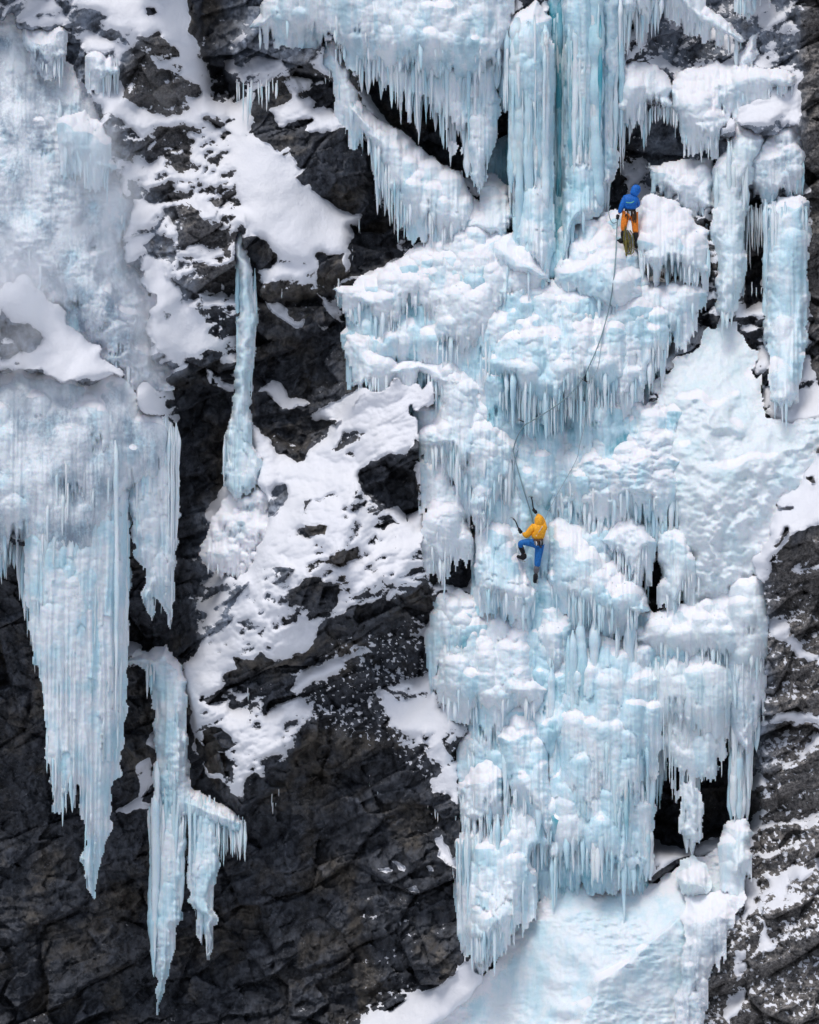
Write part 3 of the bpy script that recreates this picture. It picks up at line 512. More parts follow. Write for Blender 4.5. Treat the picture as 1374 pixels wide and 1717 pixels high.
class Sheet:
    """a bulging body of ice grown on the cliff inside an outline"""
    def __init__(s, poly, T=.7, r=40, off=.1, lean=.5, billow=.25, flute=.10, tier=0., tsz=70, lobes=1., lw=(6, 25), lL=(45, 178), lA=1.0, fr=22, hang=None, es=0., ext=None, swell=0., soft=0, blue=.3, bvar=.35, green=0., clear=0., snow=0., sup=(.45, 1.2), rough=0., wob=7, seed=0, bs=1., side=.28):
        s.__dict__.update(locals())
        p = np.array(poly, float)
        x0, y0 = p.min(0) - 14; x1, y1 = p.max(0) + 14
        s.pad = 34 if lobes else 0; y1 += s.pad
        s.u = np.arange(x0, x1, ST); s.v = np.arange(y0, y1, ST); s.x0, s.y0 = x0, y0
        U, V = np.meshgrid(s.u, s.v)
        rng = np.random.default_rng(seed + 1)
        WU = U + wob * (fbm(U / 34, V / 34, 3, seed + 3) + .8 * perlin(U / 80, V / 80, seed + 4)); WV = V + wob * (fbm(U / 34, V / 34, 3, seed + 9) + .8 * perlin(U / 80, V / 80, seed + 5))
        sd = poly_sdf(WU, WV, poly)
        gy = np.gradient(blur(sd.astype(np.float32), 5), ST, axis=0)
        # drip fringe where the outline faces down
        F = np.abs(perlin(U / 7.5, V / 260, seed + 21)) * 1.3 + .7 * np.abs(perlin(U / 21., V / 300, seed + 22))
        w = sstep(.15, .75, -gy) * (1 - sstep(fr * 1.2, fr * 2.5, sd))
        sd = sd - w * fr * np.clip(F, 0, 1.3)
        topn = sstep(.1, .8, gy)
        t = np.clip(sd / (r * (1 + .9 * topn)), 0, 1)
        prof = np.sqrt(np.clip(1 - (1 - t) ** 2, 0, 1)) if not soft else sstep(0, 1, t)
        tv = np.clip((V - y0 - 14) / (y1 - y0 - 28 - s.pad), 0, 1)
        X = U / PPM; Z = V / PPM
        D = dref(U, V if hang is None else np.minimum(V, hang)) + off - side * (1 - .6 * topn) + (T + side * (1 - .6 * topn)) * prof + lean * (tv - .5) * prof
        wx = X + .12 * fbm(X * 2.2, Z * 2.2, 3, seed + 31); wz = Z + .12 * fbm(X * 2.2, Z * 2.2, 3, seed + 32)
        sw = perlin(X * 1.1, Z * .9, seed + 33)
        D = D + (billow * .8 + swell) * sw * t
        # lobes: rounded caps of frozen spray that run down into fused drips
        face = np.clip(tv, 0, 1); lm = np.zeros(U.shape, bool); lb = np.zeros(U.shape, np.float32)
        area = float((sd > 4).sum()) * ST * ST
        nl = int(lobes * area / (lw[0] + lw[1]) ** 2 * 2.2)
        ext_ = ext if ext is not None else (30 if lL[1] < 180 else 3)
        if nl:
            jj, ii = np.nonzero(sd > 5)
            pick = rng.integers(0, len(jj), nl)
            L_ = sorted(zip(V[jj[pick], ii[pick]], U[jj[pick], ii[pick]]))
            D0 = blur(D.astype(np.float32), 6)
            for cy, cx in L_:
                k_ = rng.uniform() ** 1.7
                hw = lw[0] + (lw[1] - lw[0]) * k_; L = rng.uniform(*lL) * (.55 + .65 * k_)
                i0 = max(0, int((cx - hw * 1.3 - x0) / ST)); i1 = min(U.shape[1], int((cx + hw * 1.3 - x0) / ST) + 1)
                j0 = max(0, int((cy - hw * 1.1 - y0) / ST)); j1 = min(U.shape[0], int((cy + L * 1.05 - y0) / ST) + 1)
                if i1 - i0 < 3 or j1 - j0 < 3: continue
                q_ = np.s_[j0:j1, i0:i1]; u_ = U[q_]; v_ = V[q_]
                tt = np.clip((v_ - cy) / L, 0, 2)
                dx = (u_ - cx + hw * .22 * sw[q_]) / (hw * (1 - .25 * tt))
                dy = np.clip(cy - v_, 0, None) / (hw * .85)
                hh = np.clip(1 - dx ** 2 - dy ** 2, 0, 1) ** .62
                e = 1 - .62 * np.clip(F[q_], 0, 1)
                zc = D0[int((cy - y0) / ST), int((cx - x0) / ST)]
                z = zc + .55 * (D0[q_] - zc) + lA * hw / PPM * (hh - .2) * (1 - .5 * tt)
                z = z - 2.2 * lA * hw / PPM * sstep(e - .16, e, tt) ** 2
                ok = (hh > .05) & (tt < e) & (sd[q_] > -ext_)
                win = ok & (z > D[q_])
                D[q_] = np.where(win, z, D[q_]); face[q_] = np.where(win, np.clip(tt * 1.4, 0, 1), face[q_])
                lb[q_] = np.where(win, rng.normal(), lb[q_])
                lm[q_] |= ok & (hh > .3)
        b2 = 1 - worley(wx / (.34 * bs), wz / (.27 * bs), seed + 42)[0] ** 2
        b3 = 1 - worley(wx / .15, wz / .12, seed + 43)[0] ** 2
        D = D + billow * (.30 * b2 + .12 * b3) * (1 - .75 * face) * sstep(0, .5, t + lm)
        fl = (1 - 1.8 * np.abs(perlin(U / 7, V / 190, seed + 61))) + .8 * (1 - 1.8 * np.abs(perlin(U / 17, V / 280, seed + 62)))
        D = D + flute * .95 * fl * (.22 + .78 * face) * sstep(0, .3, t + lm)
        if rough:
            rp = fbm(X * 3.2 + Z * .8, Z * 6.5, 4, seed + 71) * 1.6 * sstep(-.25, .45, fbm(X * .45, Z * .6, 2, seed + 74))
            D = D + rough * rp
        D = D + .016 * fbm(X * 5, Z * 5, 3, seed + 72)
        s.D = D.astype(np.float32); s.keep = (sd > -1.) | lm
        up = np.gradient(blur(s.D, 2.5), ST / PPM, axis=0)
        n = fbm(X * 1.3, Z * 1.3, 4, seed + 81)
        sn = sstep(sup[0], sup[1], up + .4 * n) * (1 - .5 * face) + snow + (es * (1 - sstep(0, 55, sd + 22 * n)) if es else 0)
        bl = blue + bvar * .8 * n + .12 * lb - .10 * sstep(.2, .9, up)
        s.attr = np.stack([np.clip(bl, 0, 1.3), np.clip(sn, 0, 1.2), np.full_like(bl, green) * (1 if not green else np.clip(.8 + .5 * n, 0, 1)), np.clip(clear * (1 + .8 * n), 0, 1) if clear else 0 * bl], -1)
        s.keep = largest(s.keep)
        s.U, s.V, s.sd = U, V, sd
        # footprint on the cliff
        i0, i1 = np.searchsorted(us, [x0, x1]); j0, j1 = np.searchsorted(vs, [y0, y1])
        if i1 > i0 + 2 and j1 > j0 + 2:
            sl = np.s_[j0:j1, i0:i1]
            ICE_MASK[sl] = np.maximum(ICE_MASK[sl], sstep(2, 16, bil(sd, x0, y0, ST, UU[sl], VV[sl])))
        SHEETS.append(s)
    def depth(s, x, y):
        return bil(s.D, s.x0, s.y0, ST, x, y)
    def build(s, name, parent):
        used, f = grid_faces(s.keep)
        co = at(s.U.ravel()[used], s.V.ravel()[used], s.D.ravel()[used])
        return mesh_from(name, co, f, MI, parent, s.attr.reshape(-1, 4)[used])

class Strand:
    __slots__ = ('x', 'y0', 'y1', 'd', 'r', 'kind', 'blue', 'green', 'free', 'snow', 'sway')
    def __init__(s, x, y0, y1, d, r, kind, blue, green, free, snow=0., sway=1.):
        s.x, s.y0, s.y1, s.d, s.r, s.kind, s.blue, s.green, s.free, s.snow, s.sway = x, y0, y1, d, r, kind, blue, green, free, snow, sway
    def geo(s):
        L = s.y1 - s.y0; n = int(np.clip(L / 5.0, 5, 60)); m = 8 if s.r < 9 else 12
        t = np.linspace(0, 1, n)
        nz = np.interp(t * L, np.arange(0, L + 9, 8.), RNG.normal(0, 1, len(np.arange(0, L + 9, 8.))))
        nz2 = np.interp(t * L, np.arange(0, L + 40, 36.), RNG.normal(0, 1, len(np.arange(0, L + 40, 36.))))
        if s.kind == 'icicle': pr = (1 - t) ** .62 * (1 + .30 * np.exp(-t * 7))
        elif s.kind == 'pend': pr = np.clip((1 - t) / .42, 0, 1) ** .7
        else: pr = 1 + .25 * np.exp(-(1 - t) * L / 22) + .15 * np.exp(-t * L / 22)
        pr = pr * (1 + .08 * nz + .16 * nz2) * s.r * (.3 + .7 * sstep(0, 26, t * L)) + .25
        if s.kind == 'col': pr = pr * (.2 + .8 * sstep(0, 26, (1 - t) * L))
        pr[-1] = .12 if s.kind != 'col' else pr[-1]
        cx = s.x + np.cumsum(RNG.normal(0, .24 * s.sway, n)) * (5 / 5.)
        cd = s.d - .10 * (1 - sstep(0, 34, t * L)) + .35 * np.interp(t * L, np.arange(0, L + 40, 36.), RNG.normal(0, 1, len(np.arange(0, L + 40, 36.)))) * s.r / PPM
        a = np.linspace(0, 2 * np.pi, m, endpoint=False) + RNG.uniform(0, 6)
        lob = 1 + .16 * np.sin(a * 2 + RNG.uniform(0, 6)) + .10 * np.sin(a * 3 + RNG.uniform(0, 6))
        ck = np.cos(a) * lob; sk = np.sin(a) * lob
        px = cx[:, None] + pr[:, None] * ck; dd = cd[:, None] + pr[:, None] * sk / PPM
        py = (s.y0 + t * L)[:, None] + 0 * px
        co = at(px, py, dd).reshape(-1, 3)
        i = np.arange(n - 1)[:, None] * m; j = np.arange(m)[None]; j2 = (j + 1) % m
        f = np.stack([i + j, i + m + j, i + m + j2, i + j2], -1).reshape(-1, 4)
        bl = np.clip(s.blue + .10 * nz2, 0, 1.3)[:, None] + 0 * px
        sn = np.clip(s.snow + .5 * np.exp(-t * L / 9) + .12 * nz, 0, 1)[:, None] + 0 * px
        at_ = np.stack([bl, sn, np.full_like(bl, s.green), 0 * bl], -1).reshape(-1, 4)
        return co, f, at_

def build_strands(lst, parent, body, maxparts=40):
    if not lst: return
    free = sorted([s for s in lst if s.free and s.kind != 'col'], key=lambda s: -(s.y1 - s.y0) * s.r)[:maxparts]
    fs = set(map(id, free))
    for s in free:
        co, f, a = s.geo(); mesh_from('icicle', co, f, MI, parent, a)
    rest = [s for s in lst if id(s) not in fs]
    if rest:
        C, Fc, A, o = [], [], [], 0
        for s in rest:
            co, f, a = s.geo(); C.append(co); Fc.append(f + o); A.append(a); o += len(co)
        mesh_from(body, np.concatenate(C), np.concatenate(Fc), MI, parent, np.concatenate(A))

def curtain(top, bot, n, r=(2.5, 7), kind='icicle', off=.15, jit=.3, lo=.35, blue=.25, bv=.18, green=0., depth=None, snow=0., pw=1.6, rag=8, rnd=None):
    """strands hung side by side from the top line down to a ragged envelope"""
    rng = np.random.default_rng(int(top[0][0] * 7 + bot[0][1] * 3 + n))
    tx = np.array(top, float); bx = np.array(bot, float); out = []
    for k in range(n):
        x = tx[0, 0] + (tx[-1, 0] - tx[0, 0]) * (k + rng.uniform(-.6, 1.6)) / n
        x = float(np.clip(x, tx[0, 0], tx[-1, 0]))
        y0 = np.interp(x, tx[:, 0], tx[:, 1]) + rng.uniform(-rag, rag)
        yb = np.interp(x, bx[:, 0], bx[:, 1])
        q = 1 - (1 - lo) * rng.uniform(0, 1) ** pw
        y1 = y0 + (yb - y0) * q
        if y1 - y0 < 8: continue
        rr = r[0] + (r[1] - r[0]) * rng.uniform(0, 1) ** 1.8
        if kind == 'icicle': rr = min(rr, max(1.6, (y1 - y0) * .14))
        d = (dref(x, y0) if depth is None else depth(x, y0)) + off + rng.uniform(-jit, jit * .6)
        out.append(Strand(x, y0, y1, float(d), rr, kind, float(np.clip(blue + bv * rng.normal(), 0, 1.2)), green, q > .72, snow))
    return out

def fringe(sh, dens=.16, up=(12, 42), dn=(6, 26), r=(1.4, 6.6), blue=None, seed=0, slope=.35, inset=.02):
    """icicles along the down-facing edge of an ice body"""
    rng = np.random.default_rng(seed + 5)
    p = np.array(sh.poly, float); q = np.roll(p, -1, 0); out = []
    area = .5 * np.sum(p[:, 0] * q[:, 1] - q[:, 0] * p[:, 1]); sg = 1 if area > 0 else -1
    for a, b in zip(p, q):
        e = b - a; L = np.hypot(*e)
        nrm = np.array([e[1], -e[0]]) * sg / (L + 1e-9)
        if nrm[1] < slope: continue
        for k in range(rng.poisson(L * dens)):
            c = a + e * rng.uniform()
            cl_ = math.sin(c[0] / 17. + seed) + math.sin(c[0] / 7.3 + 2 * seed) + .6 * math.sin(c[0] / 3.1)
            if rng.uniform() > .45 + .3 * cl_: continue
            u_, d_ = rng.uniform(*up), rng.uniform(*dn) * rng.uniform(.3, 1.1) * (.75 + .25 * cl_)
            x = c[0]; y0 = c[1] - u_
            if sh.depth(x, y0) < dref(x, y0) - .1: continue
            d = sh.depth(x, y0) - inset - rng.uniform(0, .10)
            rr = r[0] + (r[1] - r[0]) * rng.uniform() ** 2.2
            d_ = d_ * (1.7 if rng.uniform() < .12 else .8)
            out.append(Strand(x, y0, c[1] + d_, float(d), rr, 'icicle', float(np.clip((sh.blue if blue is None else blue) + .15 * rng.normal(), 0, 1.1)), sh.green, True, 0.))
    return out

def face_drips(sh, n, L=(18, 60), r=(1.6, 4.), seed=0, band=(.3, .95), deep=.03):
    n = int(n * .45)
    """frozen runnels down the front of an ice body"""
    rng = np.random.default_rng(seed + 77); out = []
    x0, x1, y0, y1 = sh.u[0] + 16, sh.u[-1] - 16, sh.v[0] + 14, sh.v[-1] - 14
    tries = 0
    while len(out) < n and tries < n * 8:
        tries += 1
        x = rng.uniform(x0, x1); y = y0 + (y1 - y0) * rng.uniform(*band); l = rng.uniform(*L)
        if bil(sh.sd, sh.x0, sh.y0, ST, x, y) < 6: continue
        d0 = sh.depth(x, y); 
        if d0 < sh.depth(x, min(y + l * .6, y1)) - .02: pass
        out.append(Strand(x, y - 6, y + l, float(d0 - deep), rng.uniform(*r) * 1.15, 'icicle', float(np.clip(sh.blue + .15 * rng.normal(), 0, 1.1)), sh.green, False, 0.))
    return out

FORMS = []
def form(name, cat, label, sheets=(), strands=(), group=None, body='ice_curtain', maxparts=40):
    FORMS.append((name, cat, label, list(sheets), [s for l in strands for s in l], group, body, maxparts))

# ---- left buttress
a = Sheet([(-150,20),(0,20),(60,50),(100,110),(150,150),(190,205),(200,290),(222,330),(222,420),(245,470),(262,560),(285,660),(240,660),(150,590),(60,500),(0,462),(-150,390)], soft=1, T=.45, r=90, off=-.2, lean=1.2, billow=.20, flute=.05, lobes=.16, lw=(18, 44), lL=(50, 140), lA=.5, fr=8, side=.1, es=.5, blue=.14, bvar=.5, clear=.6, snow=.1, sup=(.7, 1.6), seed=100, bs=3., rough=.03, wob=20)
form('ice_slope', 'ice', 'broad smooth slope of grey-blue glaze ice high on the left buttress', [a], [face_drips(a, 60, (20, 70), (2, 5), 1)])
b = Sheet([(95,190),(150,185),(180,210),(190,260),(192,300),(150,310),(118,270),(100,240)], T=.5, r=26, off=.35, billow=.08, flute=.12, fr=30, blue=.45, clear=.35, seed=110)
form('ice_curtain', 'ice', 'small blue ice cascade below a snowy lip in the upper left glaze', [b], [fringe(b, .3, (30, 80), (5, 25), seed=1), face_drips(b, 26, (30, 80), (2, 4), 2, (.05, .6))])
c = curtain([(148,100),(200,95)], [(150,150),(165,165),(190,180),(202,165)], 36, (2, 4.5), off=.5, jit=.15, blue=.25)
form('ice_curtain', 'ice', 'short grey icicle curtain beside the big bare boulder, upper left', [Sheet([(146,90),(165,84),(200,92),(204,125),(190,135),(150,125)], T=.4, r=16, off=.3, billow=.2, fr=10, blue=.15, clear=.4, seed=115)], [c])
c = curtain([(60,95),(105,85)], [(60,110),(85,130),(102,150)], 26, (2, 4), off=.45, jit=.15, blue=.2)
form('ice_curtain', 'ice', 'thin dribble of grey icicles at the left end of the dark top-left ledge', [Sheet([(40,40),(100,50),(108,90),(100,110),(60,105),(40,80)], T=.4, r=22, off=.1, billow=.2, fr=14, blue=.15, clear=.7, seed=116)], [c])

h = Sheet([(-150,650),(0,622),(40,612),(66,620),(100,640),(150,640),(190,625),(215,640),(240,690),(262,690),(285,700),(298,740),(296,800),(240,830),(215,900),(200,960),(100,990),(45,950),(30,915),(-10,905),(-150,900)], T=.9, r=60, off=-.1, lean=1.2, billow=.22, flute=.07, lobes=.34, lw=(14, 40), lL=(50, 160), lA=.6, fr=12, blue=.16, bvar=.5, clear=.5, snow=.05, sup=(.7, 1.5), seed=120, bs=2.4, es=.3, side=.15)
mb = curtain([(52,870),(120,850),(212,830)], [(52,1090),(70,1145),(76,1300),(95,1365),(112,1330),(135,1350),(152,1500),(165,1450),(185,1340),(200,1280),(212,1190)], 14, (5, 12), 'pend', .55, .26, .72, .36, .14, pw=1.3, rag=30)
mb += curtain([(60,900),(212,840)], [(60,1120),(72,1240),(95,1368),(112,1335),(138,1380),(153,1502),(168,1440),(188,1330),(212,1150)], 34, (2.4, 6), 'pend', .66, .22, .3, .32, .2, pw=1.0, rag=110)
lf = curtain([(-20,905),(20,905),(60,920)], [(-20,960),(10,990),(14,950),(28,960),(38,1060),(50,1080),(62,1150),(70,1130)], 54, (2.5, 6), 'icicle', .35, .25, .4, .22)
mb += curtain([(80,1230),(205,1180)], [(80,1330),(95,1385),(104,1345),(118,1340),(134,1330),(146,1440),(153,1512),(166,1440),(185,1330),(205,1240)], 26, (2, 4.2), 'icicle', .75, .3, .6, .3, depth=lambda x, y: dref(x, 850), rag=120)
hb = Sheet([(40,900),(60,870),(110,850),(160,830),(214,800),(216,960),(213,1190),(199,1290),(182,1380),(168,1450),(153,1512),(146,1470),(137,1385),(118,1345),(96,1380),(84,1310),(76,1170),(58,1110),(48,1000)], T=.55, r=26, off=.30, lean=.0, billow=.05, flute=.16, lobes=1.0, lw=(6, 20), lL=(180, 520), lA=.62, fr=46, hang=860, blue=.26, bvar=.4, sup=(1.2, 2), seed=122, side=.25)
form('ice_curtain', 'ice', 'largest hanging ice curtain, tapering to one long point over the dark lower left rock', [h, hb], [mb, lf, fringe(hb, .3, (40, 130), (6, 46), (2, 5), seed=41), face_drips(h, 80, (20, 80), (2, 5), 3)], maxparts=60)
rc = curtain([(218,760),(240,720),(275,705),(300,715)], [(218,870),(228,960),(240,930),(252,1050),(268,1010),(287,1062),(296,960),(302,790)], 14, (3.5, 7), 'pend', .3, .2, .6, .24, .12, depth=lambda x, y: dref(min(x, 270), 780) , rag=10)
rc += curtain([(222,760),(296,720)], [(222,930),(232,900),(252,1040),(270,1030),(288,1066),(297,940)], 20, (2, 4), 'icicle', .5, .2, .45, .2, depth=lambda x, y: dref(min(x, 270), 780), rag=30)
form('ice_curtain', 'ice', 'twin-pointed white ice curtain just right of the largest hanging curtain', [Sheet([(216,760),(240,716),(275,700),(298,712),(303,790),(297,950),(288,1055),(276,1000),(268,985),(252,1045),(243,960),(230,940),(222,900)], T=.5, r=16, off=.1, billow=.08, flute=.12, lobes=.9, lw=(6, 16), lL=(120, 330), lA=.8, fr=12, hang=780, blue=.2, clear=.15, sup=(1.2, 2), seed=126)], [rc])
p1 = Sheet([(212,1112),(222,1100),(245,1092),(275,1086),(282,1080),(288,1092),(304,1110),(312,1140),(312,1240),(316,1300),(340,1325),(370,1345),(395,1360),(408,1390),(395,1410),(370,1400),(330,1395),(285,1400),(258,1390),(262,1300),(256,1200),(250,1140),(235,1118)], T=.75, r=24, off=-.2, lean=.3, billow=.14, flute=.12, lobes=.7, lw=(6, 18), lL=(60, 220), lA=.7, fr=14, blue=.30, sup=(.6, 1.3), seed=130, rough=.04)
pc = []
pc += curtain([(256,1350),(310,1350)], [(256,1420),(258,1560),(264,1700),(272,1650),(285,1580),(300,1560),(310,1440)], 8, (5, 9), 'pend', .6, .2, .7, .36, .12, rag=30, depth=lambda x, y: dref(285, 1330))
pc += curtain([(255,1340),(310,1340)], [(255,1460),(265,1690),(276,1630),(290,1585),(304,1500),(310,1400)], 16, (2.2, 4.5), 'icicle', .72, .15, .45, .3, depth=lambda x, y: dref(285, 1330), rag=70)
pc += curtain([(318,1350),(360,1350)], [(318,1500),(325,1520),(336,1580),(350,1625),(358,1540),(362,1420)], 7, (4, 7), 'pend', .5, .2, .7, .36, .12, depth=lambda x, y: dref(320, 1330))
pc += curtain([(318,1350),(362,1350)], [(318,1510),(334,1590),(341,1500),(350,1630),(360,1460)], 12, (2, 4), 'icicle', .6, .15, .5, .3, depth=lambda x, y: dref(320, 1330), rag=20)
pc += curtain([(364,1370),(412,1375)], [(364,1440),(372,1465),(382,1430),(400,1450),(412,1445)], 30, (1.8, 4), 'icicle', .5, .2, .4, .15, depth=lambda x, y: dref(330, 1330))
pc += curtain([(247,1350),(258,1360)], [(247,1420),(256,1440)], 6, (2, 4), 'icicle', .4, .1, .5, .25) + curtain([(246,1110),(258,1110)], [(246,1180),(252,1190),(258,1150)], 7, (2, 4), 'icicle', .5, .1, .5, .25, depth=lambda x, y: dref(280, 1120))
pt1 = Sheet([(254,1350),(285,1340),(312,1350),(312,1440),(304,1540),(290,1590),(276,1650),(265,1708),(260,1620),(257,1500),(253,1420)], T=.55, r=18, off=.35, billow=.06, flute=.12, lobes=1., lw=(6, 15), lL=(100, 300), lA=.8, fr=36, hang=1345, blue=.3, sup=(1.3, 2.2), seed=131)
pt2 = Sheet([(316,1350),(340,1345),(364,1360),(363,1460),(357,1560),(351,1628),(345,1580),(340,1540),(334,1590),(326,1530),(319,1510)], T=.45, r=15, off=.3, billow=.06, flute=.12, lobes=1., lw=(5, 12), lL=(80, 220), lA=.8, fr=36, hang=1345, blue=.3, sup=(1.3, 2.2), seed=132)
form('ice_pillar', 'ice', 'narrow pale blue ice pillar splitting into two hanging points, lower left', [p1, pt1, pt2], [pc, face_drips(p1, 40, (20, 70), (2, 4), 4, (.1, .8))], maxparts=50)
g = Sheet([(392,392),(404,380),(416,415),(428,470),(434,520),(426,600),(418,690),(424,740),(440,785),(436,815),(415,835),(392,835),(376,815),(376,790),(382,750),(388,700),(396,600),(398,500)], T=.5, r=15, off=.12, lean=-.35, es=.15, billow=.05, flute=.09, fr=12, lobes=.5, lw=(6, 14), lL=(140, 330), lA=.7, blue=.40, green=.25, sup=(1.2, 2), seed=140)
gc = curtain([(398,420),(430,470)], [(398,660),(412,720),(424,640),(432,530)], 20, (2.2, 5), 'pend', .4, .1, .6, .45, depth=lambda x, y: dref(414, y), rag=20)
gc += curtain([(374,740),(402,700)], [(374,830),(385,840),(402,820)], 16, (1.6, 3.2), 'icicle', .4, .15, .6, .35)
form('ice_pillar', 'ice', 'slender blue-green ice pillar standing in the gully between snowy rock and dark wall', [g], [gc])
g2 = Sheet([(360,860),(385,830),(430,800),(450,840),(450,890),(420,960),(390,990),(350,960),(335,930)], T=.28, r=60, off=-.05, billow=.3, lw=(6, 18), lL=(14, 40), fr=10, blue=.12, clear=.2, green=.2, snow=.25, es=.7, side=.1, sup=(.3, .9), seed=145)
form('ice_cascade', 'ice', 'lumpy grey-white frozen splash at the foot of the slender gully pillar', [g2], [face_drips(g2, 30, (10, 30), (1.6, 3.4), 5)])
c = curtain([(395,135),(415,140),(470,130)], [(395,190),(412,235),(430,180),(455,195),(470,150)], 18, (1.4, 4.5), 'icicle', .35, .2, .35, .2)
form('icicle_row', 'icicles', 'row of thin icicles under a snowy ledge beside the black top gully', [], [c])

# ---- top centre
t0 = Sheet([(470,-180),(860,-180),(862,60),(845,110),(780,120),(720,110),(660,105),(600,95),(560,75),(500,60),(420,50),(440,0)], T=.5, r=50, off=.15, lean=1.4, billow=.26, flute=.06, tier=.2, tsz=70, fr=10, blue=.22, bvar=.4, clear=.25, sup=(.5, 1.2), seed=200, bs=1.2)
c1 = curtain([(585,70),(660,95),(740,105),(842,100)], [(590,130),(615,170),(630,150),(648,190),(670,215),(688,235),(704,252),(716,215),(732,240),(748,262),(760,290),(772,250),(786,300),(800,330),(815,322),(826,260),(840,160)], 46, (3, 8), 'pend', .4, .3, .45, .22, .14, pw=.9, rag=16, depth=lambda x, y: dref(x, 90))
c1 += curtain([(560,60),(660,85),(740,95),(842,90)], [(565,110),(600,140),(652,192),(690,236),(706,255),(718,205),(735,240),(762,294),(774,245),(800,300),(826,240),(840,150)], 90, (2, 4.5), 'icicle', .6, .25, .25, .2, .16, pw=1., rag=24, depth=lambda x, y: dref(x, 90))
c1 += curtain([(782,200),(826,190)], [(782,300),(800,335),(815,325),(826,240)], 6, (4, 8), 'col', .45, .15, .8, .42, .12, depth=lambda x, y: dref(800, 90), rag=16)
t0b = Sheet([(575,70),(660,90),(740,100),(842,90),(838,160),(826,240),(812,320),(800,325),(786,285),(772,235),(758,270),(745,235),(732,220),(716,200),(704,240),(688,220),(668,195),(645,170),(625,150),(600,130),(585,110)], T=.5, r=22, off=.15, billow=.10, flute=.13, lobes=1.1, lw=(6, 20), lL=(60, 190), lA=.8, fr=50, hang=95, blue=.18, bvar=.3, sup=(.8, 1.5), seed=202, side=.3)
form('ice_curtain', 'ice', 'wide fringed curtain of white icicles across the top, left of the tall blue pillars', [t0, t0b], [c1, face_drips(t0, 90, (14, 50), (2, 4.5), 6, (.5, .98))], maxparts=70)
t1 = Sheet([(540,75),(562,66),(585,110),(605,170),(640,200),(690,235),(740,272),(775,298),(800,330),(790,400),(740,400),(690,380),(650,330),(620,260),(600,215),(580,190),(560,140),(535,115)], T=.6, r=34, off=.05, lean=.5, billow=.22, flute=.10, fr=26, blue=.2, sup=(.4, 1.0), seed=210)
c2 = curtain([(618,235),(660,260),(720,285),(775,300)], [(622,260),(630,392),(642,360),(652,380),(664,425),(676,432),(690,425),(702,395),(722,380),(740,375),(772,350)], 60, (2.5, 6), 'icicle', .5, .3, .35, .22, .15, pw=1.1, rag=16, depth=lambda x, y: dref(690, 275) - .1)
form('ice_curtain', 'ice', 'slanting snow-capped ice tier with long icicles over a black hollow, below the wide top fringe', [t1], [c2, fringe(t1, .2, (20, 60), (5, 30), seed=8)], maxparts=60)

# ---- tall blue pillars
m1 = Sheet([(848,40),(870,20),(900,0),(926,30),(931,120),(926,300),(929,420),(922,470),(905,462),(880,440),(862,400),(856,300),(860,200),(842,180),(836,110)], T=.9, r=40, off=.15, lean=.3, billow=.12, flute=.12, fr=10, lobes=.75, lw=(10, 30), lL=(140, 420), lA=.75, blue=.36, bvar=.4, wob=3, sup=(.7, 1.4), seed=220)
m1c = curtain([(852,60),(914,20)], [(854,360),(880,430),(905,455),(914,440)], 8, (6, 13), 'col', .8, .2, .6, .40, .2, rag=60, depth=lambda x, y: dref(895, y))
m1c += curtain([(846,90),(916,60)], [(846,190),(862,240),(880,300),(930,330)], 26, (2, 5), 'icicle', 1.0, .2, .3, .35, .2, rag=50, depth=lambda x, y: dref(895, y))
form('ice_pillar', 'ice', 'thick blue-white ice pillar standing left of the deep teal groove at the top', [m1], [m1c, face_drips(m1, 50, (20, 90), (2, 5), 9)], maxparts=30)
m2 = Sheet([(950,-180),(1000,-180),(1006,0),(1008,200),(1008,360),(985,372),(964,385),(950,440),(943,440),(944,300),(950,100),(943,20)], T=.85, r=30, off=.2, lean=.3, billow=.07, flute=.13, fr=8, lobes=.8, lw=(8, 22), lL=(200, 520), lA=.8, blue=.52, bvar=.5, wob=3, sup=(.9, 1.6), seed=225)
m2c = curtain([(960,-60),(1006,-60)], [(942,420),(960,380),(1006,358)], 7, (6, 13), 'col', .75, .2, .8, .50, .24, rag=20, depth=lambda x, y: dref(975, max(y, 0)))
m2c += curtain([(956,10),(1006,0)], [(942,400),(975,330),(1006,340)], 18, (2.4, 5), 'pend', .95, .2, .25, .45, .25, rag=50, depth=lambda x, y: dref(975, max(y, 0)))
form('ice_pillar', 'ice', 'tallest ice pillar, striped turquoise and white, right of the deep teal groove', [m2], [m2c, face_drips(m2, 40, (30, 120), (2, 5), 10)], maxparts=20)
gr = Sheet([(918,-20),(956,-20),(956,420),(938,476),(914,470),(916,300)], T=.3, r=10, lobes=0, off=-.22, lean=.1, billow=.03, flute=.06, fr=4, blue=.85, bvar=.5, sup=(1.6, 2.4), seed=227, wob=3)
grs = curtain([(924,20),(954,20)], [(924,440),(938,470),(954,400)], 26, (2.2, 5), 'pend', .02, .14, .2, .75, .28, rag=60, depth=lambda x, y: dref(938, max(y, 0)))
gr2 = Sheet([(858,180),(880,190),(880,400),(858,390),(850,330),(850,240)], T=.3, r=14, lobes=0, off=-.35, lean=.1, billow=.03, flute=.06, fr=4, blue=.95, bvar=.1, sup=(1.6, 2.4), seed=228, wob=3)
gr3 = Sheet([(820,240),(858,220),(862,330),(858,400),(830,330),(815,300)], T=.2, r=14, lobes=0, off=-.75, lean=.1, billow=.05, flute=.06, fr=4, blue=.85, clear=.5, bvar=.1, sup=(1.6, 2.4), seed=229, wob=3)
form('ice_sheet', 'ice', 'clear deep-teal ice lining the grooves behind the tall pillars', [gr, gr2, gr3], [grs])
